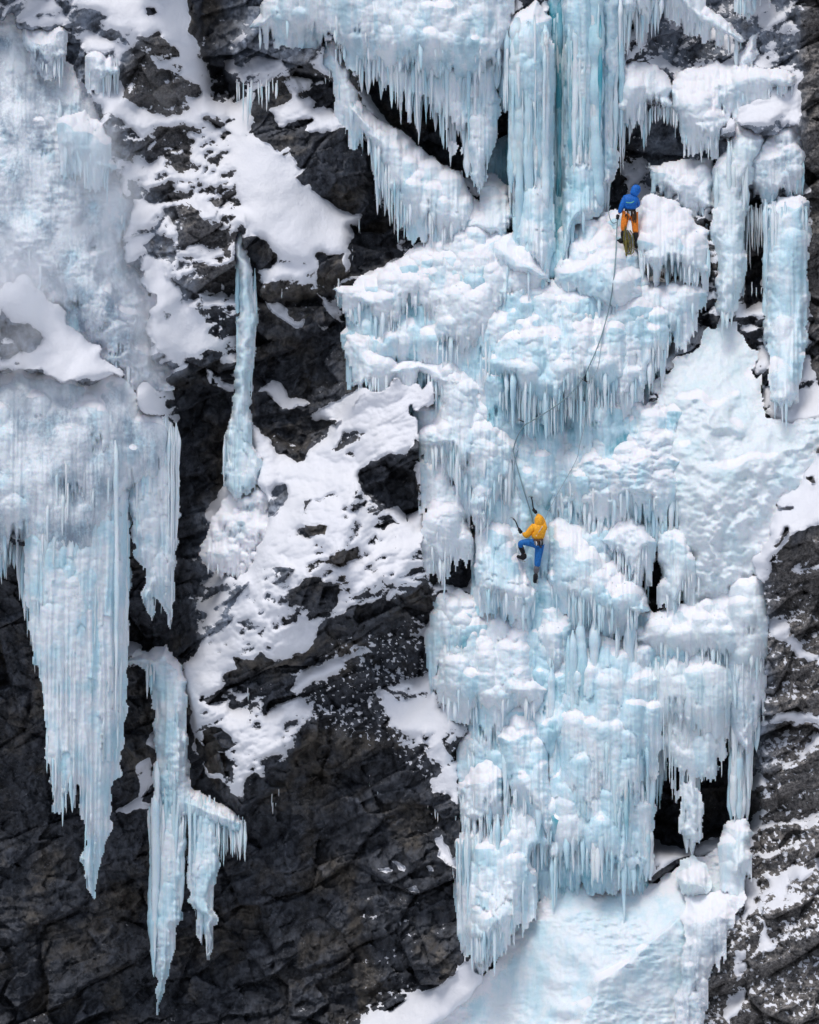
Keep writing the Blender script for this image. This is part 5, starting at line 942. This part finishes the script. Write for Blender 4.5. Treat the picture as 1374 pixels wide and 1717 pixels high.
# valley floor below the frame, snow covered: it throws light back up the cliff
gm, gnt, gb = nodes_of('valley_snow')
gn = noise(gnt, mapped(gnt, (1, 1, 1)), .3, 6)
gnt.links.new(mixc(gnt, ramp(gnt, gn, .3, .7), (.42, .44, .47), (.62, .63, .66)), gb.inputs['Base Color']); gb.inputs['Roughness'].default_value = .8
xs = np.linspace(-900, 900, 61); ys = np.concatenate([np.linspace(-1200, -60, 40), np.linspace(-55, 12, 24)])
GX_, GY_ = np.meshgrid(xs, ys); GZ_ = -17.2 + .9 * fbm(GX_ / 40, GY_ / 40, 3, 91) * sstep(10, 60, np.abs(GY_)) - .045 * np.clip(-GY_ - 12, 0, 70)
gf = grid_faces(np.ones(GX_.shape, bool))[1][:, ::-1]
gr_ = mesh_from('snow_ground', np.stack([GX_, GY_, GZ_], -1).reshape(-1, 3), gf, gm); gr_['kind'] = 'structure'
gr_['label'] = 'snow-covered valley floor below the cliff'

# spindrift: thin blowing snow hanging in front of the left slope and the right-hand apron
def spindrift(label, x0, x1, y0, y1, thick, dens, seed, gap=.35):
    nu, nv, nd = 26, 34, 5
    gu = np.linspace(x0, x1, nu); gv = np.linspace(y0, y1, nv); GU, GV = np.meshgrid(gu, gv)
    fr = np.vectorize(lambda x, y: float(bil(blurF, U0, V0, ST, x, y)))(GU, GV)
    e = np.minimum(np.minimum((GU - x0), (x1 - GU)) / (x1 - x0), np.minimum((GV - y0), (y1 - GV)) / (y1 - y0)) * 5
    q = np.sqrt(np.clip(1 - (1 - np.clip(e, 0, 1)) ** 2, 0, 1))
    F_ = at(GU, GV, fr + gap + .05 + thick * q); B_ = at(GU, GV, fr + gap + 0 * q)
    co = np.concatenate([F_.reshape(-1, 3), B_.reshape(-1, 3)]); n = nu * nv
    idx = np.arange(n).reshape(nv, nu)
    f = [np.stack([idx[:-1, :-1], idx[1:, :-1], idx[1:, 1:], idx[:-1, 1:]], -1).reshape(-1, 4)]
    f.append(f[0][:, ::-1] + n)
    ring = np.concatenate([idx[0, :], idx[1:, -1], idx[-1, -2::-1], idx[-2:0:-1, 0]]); r2 = np.roll(ring, -1)
    f.append(np.stack([r2, ring, ring + n, r2 + n], -1)[:, ::-1])
    m = bpy.data.materials.new('spindrift'); m.use_nodes = True; nt = m.node_tree; nt.nodes.clear()
    out = nt.nodes.new('ShaderNodeOutputMaterial'); pv = nt.nodes.new('ShaderNodeVolumePrincipled')
    nt.links.new(pv.outputs[0], out.inputs['Volume'])
    pv.inputs['Color'].default_value = (.93, .95, .98, 1); pv.inputs['Anisotropy'].default_value = .1
    tc = N(nt, 'ShaderNodeTexCoord'); mp = N(nt, 'ShaderNodeMapping', {'Vector': tc.outputs['Object'], 'Scale': (1, 1, .75), 'Rotation': (0, R(-35), 0), 'Location': (seed, 0, 0)})
    nz = noise(nt, mp.outputs[0], .62, 3, .5, .4)
    gen = N(nt, 'ShaderNodeSeparateXYZ', {0: tc.outputs['Generated']})
    def fade(s_): return M2(nt, 'MULTIPLY', ramp(nt, s_, 0., .28), ramp(nt, s_, 1., .72))
    de = M2(nt, 'MULTIPLY', M2(nt, 'MULTIPLY', fade(gen.outputs[0]), fade(gen.outputs[2])), M2(nt, 'MULTIPLY', ramp(nt, nz, .44, .72), dens))
    nt.links.new(de, pv.inputs['Density'])
    o = mesh_from('spindrift', co, np.concatenate(f), m); o['kind'] = 'stuff'; o['label'] = label; o['category'] = 'blowing snow'
    return o
blurF = blur(FRONT, 30)
spindrift('thin white spindrift drifting over the upper left ice slope', -130, 330, 120, 720, 1.3, 1.0, 3.)
# ------------------------------------------------------------------ people, rope and gear
M_YEL = plain('yellow_shell', (.95, .38, .02), .6); M_BLU = plain('blue_shell', (.008, .13, .50), .6); M_BLP = plain('blue_trouser', (.012, .135, .42), .65)
M_ORG = plain('orange_trouser', (.80, .22, .02), .65); M_BLK = plain('black_fabric', (.010, .011, .014), .7); M_GRY = plain('grey_gaiter', (.13, .13, .15), .7)
M_SKN = plain('skin', (.55, .32, .23), .5, .1); M_MET = plain('steel', (.45, .46, .48), .35, .1, 20, .5, 1.0); M_BRN = plain('brown_fabric', (.09, .045, .022), .75)
M_ROPE2 = plain('pale_rope', (.36, .46, .50), .8, .3, 90); M_ROPE = plain('teal_rope', (.22, .31, .34), .8, .3, 90); M_COIL = plain('olive_rope', (.16, .14, .035), .8, .6, 60); M_WHT = plain('white_web', (.7, .72, .75), .7); M_GRN = plain('green_print', (.20, .55, .28), .6)
M_HAIR = plain('dark_hair', (.03, .02, .015), .8)

FAT = 1.22
def skinned(name, pts, edges, mat, parent, sub=1, smooth=0):
    """pts: (x, y, out, radius m) joints; one continuous skin over them"""
    co = [at(p[0], p[1], p[2]) for p in pts]; kf = 1.0 if name == 'body' or sub == 0 else FAT
    me = bpy.data.meshes.new(name); me.from_pydata([tuple(map(float, c)) for c in co], edges, [])
    o = bpy.data.objects.new(name, me); COL.objects.link(o)
    sk = o.modifiers.new('s', 'SKIN'); sk.use_smooth_shade = True
    for i, p in enumerate(pts):
        r = p[3]; r = r if isinstance(r, tuple) else (r, r); r = (r[0] * kf, r[1] * kf)
        me.skin_vertices[0].data[i].radius = r
        me.skin_vertices[0].data[i].use_root = (i == 0)
    if sub: 
        ss = o.modifiers.new('d', 'SUBSURF'); ss.levels = sub; ss.render_levels = sub
    bpy.context.view_layer.update()
    dg = bpy.context.evaluated_depsgraph_get()
    nm = bpy.data.meshes.new_from_object(o.evaluated_get(dg))
    o.modifiers.clear(); o.data = nm; bpy.data.meshes.remove(me); nm.name = name
    nm.materials.clear(); nm.materials.append(mat)
    if parent is not None: put(o, parent)
    return o

def chain(n, start=0): return [(start + i, start + i + 1) for i in range(n - 1)]

def tube_world(name, pts, r, mat, parent=None, m=6):
    """tube through world points, r scalar or per point"""
    P = np.asarray(pts, float); n = len(P); r = np.full(n, r) if np.isscalar(r) else np.asarray(r, float)
    T = np.gradient(P, axis=0); T /= np.linalg.norm(T, axis=1)[:, None] + 1e-12
    up = np.array([0.31, 1, .17]); Aa = np.cross(T, up); Aa /= np.linalg.norm(Aa, axis=1)[:, None] + 1e-12
    B = np.cross(T, Aa); a = np.linspace(0, 2 * np.pi, m, endpoint=False)
    co = (P[:, None] + r[:, None, None] * (np.cos(a)[None, :, None] * Aa[:, None] + np.sin(a)[None, :, None] * B[:, None])).reshape(-1, 3)
    i = np.arange(n - 1)[:, None] * m; j = np.arange(m)[None]; j2 = (j + 1) % m
    f = np.stack([i + j, i + m + j, i + m + j2, i + j2], -1).reshape(-1, 4)
    return mesh_from(name, co, f, mat, parent)

def smooth_path(pts, n=60):
    P = np.asarray(pts, float); d = np.r_[0, np.cumsum(np.linalg.norm(np.diff(P, axis=0), axis=1))]
    t = np.linspace(0, d[-1], n)
    out = []
    for tt in t:
        k = int(np.clip(np.searchsorted(d, tt) - 1, 0, len(P) - 2)); u = (tt - d[k]) / (d[k + 1] - d[k] + 1e-9)
        p0, p1, p2, p3 = P[max(k - 1, 0)], P[k], P[k + 1], P[min(k + 2, len(P) - 1)]
        out.append(.5 * (2 * p1 + (p2 - p0) * u + (2 * p0 - 5 * p1 + 4 * p2 - p3) * u * u + (3 * p1 - p0 - 3 * p2 + p3) * u ** 3))
    return np.array(out)

def glove(pts_wrist, pts_knuckle, grip, d, mat, parent, side=1):
    """palm with four curled fingers and a thumb closing round (grip) the shaft"""
    wx, wy = pts_wrist; kx, ky = pts_knuckle; gx, gy = grip
    ax, ay = kx - wx, ky - wy; L = math.hypot(ax, ay) + 1e-6; ax, ay = ax / L, ay / L; nx, ny = -ay * side, ax * side
    P = [(wx, wy, d, .036), (wx + ax * 2.5, wy + ay * 2.5, d + .01, (.044, .034)), (kx, ky, d + .015, (.045, .030))]; E = [(0, 1), (1, 2)]
    for i, (o, ln) in enumerate(((-1.9, 3.6), (-.6, 4.2), (.7, 4.0), (1.9, 3.1))):
        b = len(P); fx, fy = kx + nx * o, ky + ny * o
        P += [(fx + ax * 1.0, fy + ay * 1.0, d + .03, .0125), (fx + ax * ln * .65, fy + ay * ln * .65, d - .012 - .005 * i, .0115), (fx + ax * ln * .45, fy + ay * ln * .45, d - .05, .010)]
        E += [(2, b), (b, b + 1), (b + 1, b + 2)]
    b = len(P)
    P += [(wx + ax * 2.2 + nx * 2.6, wy + ay * 2.2 + ny * 2.6, d - .01, .015), (kx + nx * 3.0 - ax * .6, ky + ny * 3.0 - ay * .6, d - .035, .0125)]
    E += [(1, b), (b, b + 1)]
    return skinned('glove', P, E, mat, parent, 1)

def boot(name, ankle, heel, ball, toe, d, dt, parent):
    """mountain boot with cuff, sole and crampon"""
    b = skinned(name, [(ankle[0], ankle[1] - 5, d, .062), (ankle[0], ankle[1], d, .058), (heel[0], heel[1], d + .02, .05), (ball[0], ball[1], (d + dt) / 2, (.052, .045)), (toe[0], toe[1], dt, (.045, .036))], [(0, 1), (1, 2), (1, 3), (3, 4)], M_BLK, parent, 1)
    sx, sy = toe[0] - heel[0], toe[1] - heel[1]; L = math.hypot(sx, sy) + 1e-6; ux, uy = sx / L, sy / L; nx, ny = -uy, ux
    if ny < 0: nx, ny = -nx, -ny
    P = [(heel[0] - ux + nx * 3., heel[1] - uy + ny * 3., d, .012)]; E = []
    for k in range(1, 6):
        q = k / 5; x, y, dd = heel[0] + sx * q + nx * 3.1, heel[1] + sy * q + ny * 3.1, d + (dt - d) * q
        P.append((x, y, dd, .014)); E.append((0 if k == 1 else lastb, len(P) - 1)); lastb = len(P) - 1
        P.append((x + nx * 2.2 + ux * .6, y + ny * 2.2 + uy * .6, dd, .006)); E.append((lastb, len(P) - 1))
    c = skinned('crampon', P, E, M_MET, None, 0); put(c, b)
    return b

# ---------------- yellow climber
dY = max(front(x, y) for x, y in ((900, 890), (905, 905), (895, 880), (902, 930), (898, 960), (880, 905))) + .24
dA = max(d_ for d_ in (dY - .12, front(892, 838) + .06, front(895, 850) + .06, front(899, 860) + .06))
cy_ = thing('person', 'climber in yellow hooded jacket and blue trousers reaching up with two ice axes', 'person', at(901, 975, dY))
d = dY
head = (904.5, 872); 
bodyP = [(901.8, 911, d, (.115, .10)), (902.5, 897, d + .03, (.12, .10)), (904, 884, d + .04, (.135, .105)), (904.5, 879.5, d + .02, .055), (904.5, 872, d, (.082, .092)), (904.5, 867.5, d, (.07, .075)),
         (893.5, 883, d + .02, .052), (883.5, 898.5, d + .05, .036), (875.8, 893.5, d - .02, .033),
         (914, 882.5, d, .052), (908, 868, dA, .043), (899.6, 862, dA, .033),
         (896.5, 911.5, d, .082), (871.5, 909.5, d + .06, .062), (879.5, 931, d - .02, .045),
         (905.5, 915, d, .085), (902, 940, d + .02, .062), (898.8, 964, d - .02, .045)]
bodyE = [(0, 1), (1, 2), (2, 3), (3, 4), (4, 5), (2, 6), (6, 7), (7, 8), (2, 9), (9, 10), (10, 11), (0, 12), (12, 13), (13, 14), (0, 15), (15, 16), (16, 17)]
skinned('body', bodyP, bodyE, M_SKN, cy_, 1)
skinned('jacket', [(901.6, 906.5, d + .01, (.150, .125)), (902.8, 895, d + .035, (.165, .135)), (904, 884.5, d + .045, (.17, .135)), (904.5, 879.5, d + .02, .085),
                   (894, 883.5, d + .03, .085), (882.5, 899.5, d + .055, .085), (876.5, 894, d - .015, .046),
                   (913.5, 883, d, .075), (908, 869, dA, .06), (900, 862.8, dA, .048)],
        [(0, 1), (1, 2), (2, 3), (2, 4), (4, 5), (5, 6), (2, 7), (7, 8), (8, 9)], M_YEL, cy_, 2)
skinned('hood', [(904.3, 882, d + .04, .10), (904.3, 877.5, d + .04, .10), (904.3, 873, d + .02, (.112, .118)), (904.3, 868, d + .0, (.10, .10)), (904.0, 865, d - .03, .06)], chain(5), M_YEL, cy_, 2)
skinned('trousers', [(901.8, 906, d, (.135, .115)), (896.5, 911.5, d, .105), (884, 909, d + .05, .088), (870.8, 909.8, d + .065, .078), (874.5, 920, d + .03, .062),
                     (905.3, 915.5, d, .108), (903.5, 929, d + .02, .088), (901.8, 941, d + .02, .076), (901, 952, d + .01, .07)], [(0, 1), (1, 2), (2, 3), (3, 4), (0, 5), (5, 6), (6, 7), (7, 8)], M_BLP, cy_, 2)
skinned('gaiter', [(872.0, 913, d + .04, .062), (876, 923, d, .056), (879, 930.5, d - .02, .055)], chain(3), M_BLK, cy_, 1)
skinned('gaiter', [(901, 946.5, d + .01, .068), (899.8, 955, d, .066), (898.9, 963, d - .02, .06)], chain(3), M_GRY, cy_, 1)
boot('boot', (879, 931), (881.5, 938.5), (874.5, 935.5), (866.5, 932), d - .02, d - .06, cy_)
boot('boot', (898.6, 965), (898.6, 972), (897.9, 974.5), (897.5, 977), d - .0, d - .14, cy_)
glove((876, 893.7), (871.6, 888.8), (869, 884), d - .03, M_BLK, cy_, -1)
glove((899.4, 861.6), (895.8, 855.8), (894.2, 851), dA, M_BLK, cy_, 1)
hx = skinned('harness', [(894.5, 904.8, d + .09, .026), (899, 905.6, d + .145, .026), (905, 905.6, d + .145, .026), (911.2, 904.6, d + .08, .026), (896.5, 914, d + .11, .02), (907.5, 919, d + .11, .02), (901, 911, d + .15, .022)], [(0, 1), (1, 2), (2, 3), (1, 4), (2, 5), (1, 6)], M_BRN, cy_, 1)
for gx, gy, gl_, mt in ((897.5, 907, 6, M_MET), (899.8, 908, 7, M_WHT), (904.6, 908, 8, M_BLK), (907.2, 907, 6, M_MET), (909.5, 906.5, 9, M_BLK)):
    o = tube_world('gear_sling', [at(gx, gy, d + .165), at(gx + .4, gy + gl_ * .5, d + .185), at(gx - .2, gy + gl_, d + .165)], [.012, .016, .012], mt, None); put(o, hx)
# pale lettering running up the back of the jacket
for k in range(9):
    x, y = 899.2 + k * 1.28, 898.4 - k * 1.9
    o = tube_world('lettering', [at(x, y + .7, d + .185 - .003 * k), at(x + .5, y - .4, d + .19 - .003 * k), at(x + .9, y - 1.1 - (k % 2), d + .187 - .003 * k)], .007, M_WHT, cy_)

def ice_axe(label, pts, pick, d0, d1):
    n = len(pts); P = [at(x, y, d0 + (d1 - d0) * i / (n - 1)) for i, (x, y) in enumerate(pts)]
    t_ = thing('ice_axe', label, 'ice axe', P[0])
    tube_world('shaft', smooth_path(P, 14), .016, M_BLK, t_)
    tube_world('grip', smooth_path(P[:2], 5), .022, M_BLK, t_)
    Q = [at(x, y, d1 - .0 - .05 * i) for i, (x, y) in enumerate(pick)]
    tube_world('pick', smooth_path(Q, 8), np.linspace(.018, .006, 8), M_MET, t_)
ice_axe('curved black ice axe in the raised hand of the yellow climber, above the hood', [(896.6, 857.5), (894.6, 852), (893.6, 846), (892.6, 839), (890.8, 833.5)], [(893.2, 833.8), (890.4, 832.2), (887.9, 832.6), (886.2, 834.6)], dA + .03, dA + .02)
ice_axe('curved black ice axe in the lower bent-arm hand of the yellow climber', [(872.6, 890.5), (869.4, 885), (867, 879.5), (864.4, 873.5), (860.4, 869.4)], [(862.6, 870.6), (859.4, 868.2), (856.8, 868), (854.6, 869.6)], d + .0, d - .06)

# ---------------- blue belayer
dB = max(front(x, y) for x, y in ((1046, 400), (1067, 408), (1057, 372), (1056, 345), (1060, 330))) + .08
cb_ = thing('person', 'belayer in blue hooded jacket and orange trousers standing on an ice ledge', 'person', at(1057, 412, dB))
d = dB
bodyP = [(1057.2, 356.5, d, (.115, .10)), (1057, 345, d + .02, (.115, .10)), (1058.5, 334, d + .03, (.135, .105)), (1062.5, 326.5, d + .01, .055), (1066.5, 318, d, (.082, .092)), (1068.3, 313, d, (.07, .075)),
         (1048, 331.5, d + .03, .05), (1043.4, 346, d + .07, .042), (1038.2, 359.5, d + .04, .032),
         (1068, 332.5, d, .05), (1070, 343, d - .1, .042), (1064, 347, d - .25, .032),
         (1050.6, 359, d, .08), (1046.4, 378, d + .03, .06), (1045.9, 401, d, .045),
         (1063.2, 359, d, .08), (1065.3, 378, d + .02, .06), (1066.8, 404, d, .045)]
skinned('body', bodyP, bodyE, M_SKN, cb_, 1)
skinned('jacket', [(1057, 354, d + .005, (.15, .13)), (1057, 344, d + .025, (.155, .13)), (1058.5, 334.5, d + .035, (.165, .135)), (1062.3, 327, d + .01, .085),
                   (1048.6, 332.3, d + .03, .075), (1043.2, 346, d + .075, .068), (1038.8, 358, d + .045, .046),
                   (1068, 333, d, .072), (1070, 343.5, d - .1, .06), (1064.5, 347, d - .24, .046)],
        [(0, 1), (1, 2), (2, 3), (2, 4), (4, 5), (5, 6), (2, 7), (7, 8), (8, 9)], M_BLU, cb_, 2)
hd = skinned('hood', [(1061.5, 329, d + .03, .10), (1064.5, 323.5, d + .03, .10), (1066.5, 318, d + .02, (.112, .12)), (1068, 314, d + .0, (.10, .10)), (1068.6, 310.3, d - .02, .06)], chain(5), M_BLU, cb_, 2)
skinned('helmet', [(1066.8, 312.5, d - .06, .07), (1066.8, 309.6, d - .05, .05)], [(0, 1)], M_GRY, cb_, 1)
skinned('trousers', [(1057.2, 352.5, d, (.135, .115)), (1050.6, 359, d, .1), (1047.5, 369, d + .02, .087), (1046.3, 379, d + .03, .075), (1046, 389, d + .02, .066),
                     (1063.4, 359, d, .1), (1064.6, 369, d + .02, .087), (1065.3, 379, d + .02, .075), (1065.8, 391, d + .02, .066)], [(0, 1), (1, 2), (2, 3), (3, 4), (0, 5), (5, 6), (6, 7), (7, 8)], M_ORG, cb_, 2)
skinned('gaiter', [(1046, 385, d + .02, .064), (1045.6, 393, d + .01, .066), (1045.6, 401, d, .06)], chain(3), M_BLK, cb_, 1)
skinned('gaiter', [(1065.8, 387, d + .02, .064), (1066.4, 396, d + .01, .066), (1066.9, 404, d, .06)], chain(3), M_BLK, cb_, 1)
boot('boot', (1044.5, 403), (1043.5, 408.5), (1036.5, 405.5), (1029.5, 403), d, d + .05, cb_)
boot('boot', (1067, 406), (1066.5, 411.5), (1069, 413), (1071.5, 414), d - .02, d + .05, cb_)
glove((1038, 360), (1036, 365), (1035, 369), d + .04, M_BLK, cb_, 1)
glove((1064, 347), (1061, 348), (1058, 349), d - .27, M_BLK, cb_, 1)
hx = skinned('harness', [(1048.5, 352.2, d + .07, .024), (1053, 352.8, d + .14, .024), (1060, 352.8, d + .14, .024), (1066.2, 352.0, d + .07, .024), (1048.8, 364, d + .1, .018), (1065.6, 364, d + .1, .018), (1056.6, 361, d + .13, .02)], [(0, 1), (1, 2), (2, 3), (1, 4), (2, 5), (1, 6)], M_BLK, cb_, 1)
for gx, gy, gl_, mt in ((1050, 354, 5, M_WHT), (1052.5, 354, 14, M_BRN), (1054.6, 353.6, 7, M_MET), (1056.6, 354, 10, M_WHT), (1059, 354, 9, M_BLK), (1061, 354, 16, M_BRN), (1063, 354, 19, M_BRN), (1064.8, 353.6, 15, M_BLK), (1066.4, 353.6, 20, M_BRN), (1062, 355, 6, M_MET)):
    o = tube_world('gear_sling', [at(gx, gy, d + .155), at(gx + .5, gy + gl_ * .5, d + .15), at(gx - .2, gy + gl_, d + .12)], [.013, .019, .014], mt, None); put(o, hx)
tube_world('back_print', smooth_path([at(1050.3, 339.2, d + .165), at(1054, 340, d + .188), at(1059, 339.8, d + .192), (at(1063.5, 337.5, d + .178))], 10), .011, M_GRN, cb_)

# ---------------- ropes
def lie(pts, lift=.07, n=70):
    """a rope line over the ice: keeps just off whatever bulges furthest along the way"""
    px = smooth_path([(x, y, 0) for x, y in pts], n)
    dd = np.array([front(x, y) for x, y, _ in px])
    for _ in range(3): dd = np.maximum(dd, np.convolve(np.pad(dd, 4, mode='edge'), np.ones(9) / 9, 'valid'))
    dd = np.convolve(np.pad(dd, 4, mode='edge'), np.ones(9) / 9, 'valid')
    return np.array([at(x, y, z + lift) for (x, y, _), z in zip(px, dd)])
r1 = [(1036.5, 364), (1034.5, 385), (1033, 425), (1030, 462), (1024, 505), (1014, 546), (1001, 585), (983, 624), (966, 650), (944, 672), (918, 690), (892, 706), (880, 713), (870, 728), (862, 750), (863, 765), (871, 795), (881, 830), (890, 858), (896, 884), (899, 904)]
L1 = lie(r1, .06, 130)
tr = tube_world('rope', L1, .016, M_ROPE, None, 6); tr['label'] = 'main grey-teal climbing rope curving from the belayer down to the yellow climber'; tr['category'] = 'rope'; tr['kind'] = 'thing'
r2 = [(1017, 530), (1009, 575), (1003, 615), (991, 642), (990, 658), (985, 690), (979, 720), (972, 748), (969, 765), (958, 788), (944, 812), (930, 838), (916, 866), (908, 893)]
tr = tube_world('rope', lie(r2, .05, 90), .009, M_ROPE2, None, 6); tr['label'] = 'thinner second rope strand running right of the main rope down to the yellow climber'; tr['category'] = 'rope'; tr['kind'] = 'thing'
def quickdraw(label, x, y, ang):
    d_ = front(x, y) + .05; t_ = thing('quickdraw', label, 'quickdraw', at(x, y, d_))
    c, s_ = math.cos(ang), math.sin(ang)
    tube_world('sling', smooth_path([at(x, y, d_), at(x + 5 * c, y + 5 * s_, d_ + .03), at(x + 10 * c, y + 10 * s_, d_ + .03)], 6), .016, M_BLK, t_)
    for q in (0, 11):
        cx_, cy2 = x + q * c, y + q * s_
        tube_world('carabiner', [at(cx_ + 1.8 * math.cos(a), cy2 + 2.6 * math.sin(a), d_ + .04) for a in np.linspace(0, 2 * np.pi, 11)], .009, M_MET, t_)
    tube_world('ice_screw', [at(x - 1, y - 1, d_ - .12), at(x - 1, y - 1, d_ + .06)], .016, M_MET, t_)
quickdraw('dark quickdraw on an ice screw where the main rope bends left', 870, 704, .35)
quickdraw('dark quickdraw on the white ice knob right of the main rope', 977, 636, .5)
# coil of rope hanging between the belayer's boots
ct = thing('rope_coil', 'loose olive rope coil hanging between the legs of the blue belayer', 'rope coil', at(1055, 428, dB))
rc_ = random.Random(4)
for k in range(15):
    x0 = 1050 + rc_.uniform(-4, 5); x1 = x0 + rc_.uniform(-2, 8); y1 = 405 + rc_.uniform(0, 26)
    loop = [(x0, 384 + rc_.uniform(-5, 5)), (x0 - 1 + rc_.uniform(-1, 1), 395), (x0 + (x1 - x0) * .4, y1 - 5), ((x0 + x1) / 2 + 1, y1), (x1 + 2.5, y1 - 6), (x1 + 1.4, 396), (x0 + 2.4, 386)]
    tube_world('rope_loop', smooth_path([at(x, y, max(dB + .06, front(x, y) + .05) + .012 * (k % 5)) for x, y in loop], 26), .013, M_COIL if k % 4 else M_GRY, ct, 5)
# slack brake-side loop beside the ledge
sl2 = tube_world('rope', smooth_path([at(x, y, max(front(x, y) + .05, dB - .1)) for x, y in ((1036, 372), (1028, 374), (1023, 366), (1021, 352), (1024, 345))], 24), .011, M_ROPE); sl2['label'] = 'slack loop of rope left of the belayer by the icicle'; sl2['category'] = 'rope'; sl2['kind'] = 'thing'
# ------------------------------------------------------------------ camera and light
cam = bpy.data.cameras.new('camera'); co_ = bpy.data.objects.new('camera', cam); COL.objects.link(co_)
co_.location = (0, -CD, 0); co_.rotation_euler = (R(90), 0, 0)
cam.sensor_fit = 'VERTICAL'; cam.angle = 2 * math.atan(1717 / 2 / PPM / CD); cam.clip_end = 5000
S.camera = co_
W = bpy.data.worlds.new('World'); S.world = W; W.use_nodes = True
wn = W.node_tree; bg = wn.nodes['Background']
sky = wn.nodes.new('ShaderNodeTexSky'); sky.sky_type = 'NISHITA'; sky.sun_disc = False
EL, AZ = R(66), R(205)
sky.sun_elevation = EL; sky.sun_rotation = AZ; sky.air_density = 1.0; sky.dust_density = 6.0; sky.ozone_density = 1.0; sky.altitude = 1200
hs = wn.nodes.new('ShaderNodeHueSaturation'); hs.inputs['Saturation'].default_value = .8   # high overcast greys the sky
wn.links.new(sky.outputs[0], hs.inputs['Color']); wn.links.new(hs.outputs[0], bg.inputs[0]); bg.inputs[1].default_value = .10
sl_ = bpy.data.lights.new('sun', 'SUN'); sl_.energy = 1.5; sl_.angle = R(24); sl_.color = (1, .965, .93)
so = bpy.data.objects.new('sun', sl_); COL.objects.link(so)
# sun_rotation is measured from +Y towards +X
sd_ = np.array([math.sin(AZ) * math.cos(EL), math.cos(AZ) * math.cos(EL), math.sin(EL)])
from mathutils import Vector
so.rotation_euler = Vector(sd_).to_track_quat('Z', 'Y').to_euler()
S.view_settings.view_transform = 'Standard'; S.view_settings.look = 'None'; S.view_settings.exposure = 0.22; S.view_settings.gamma = 1.0
S.cycles.volume_bounces = 6; S.cycles.max_bounces = 12; S.cycles.diffuse_bounces = 5
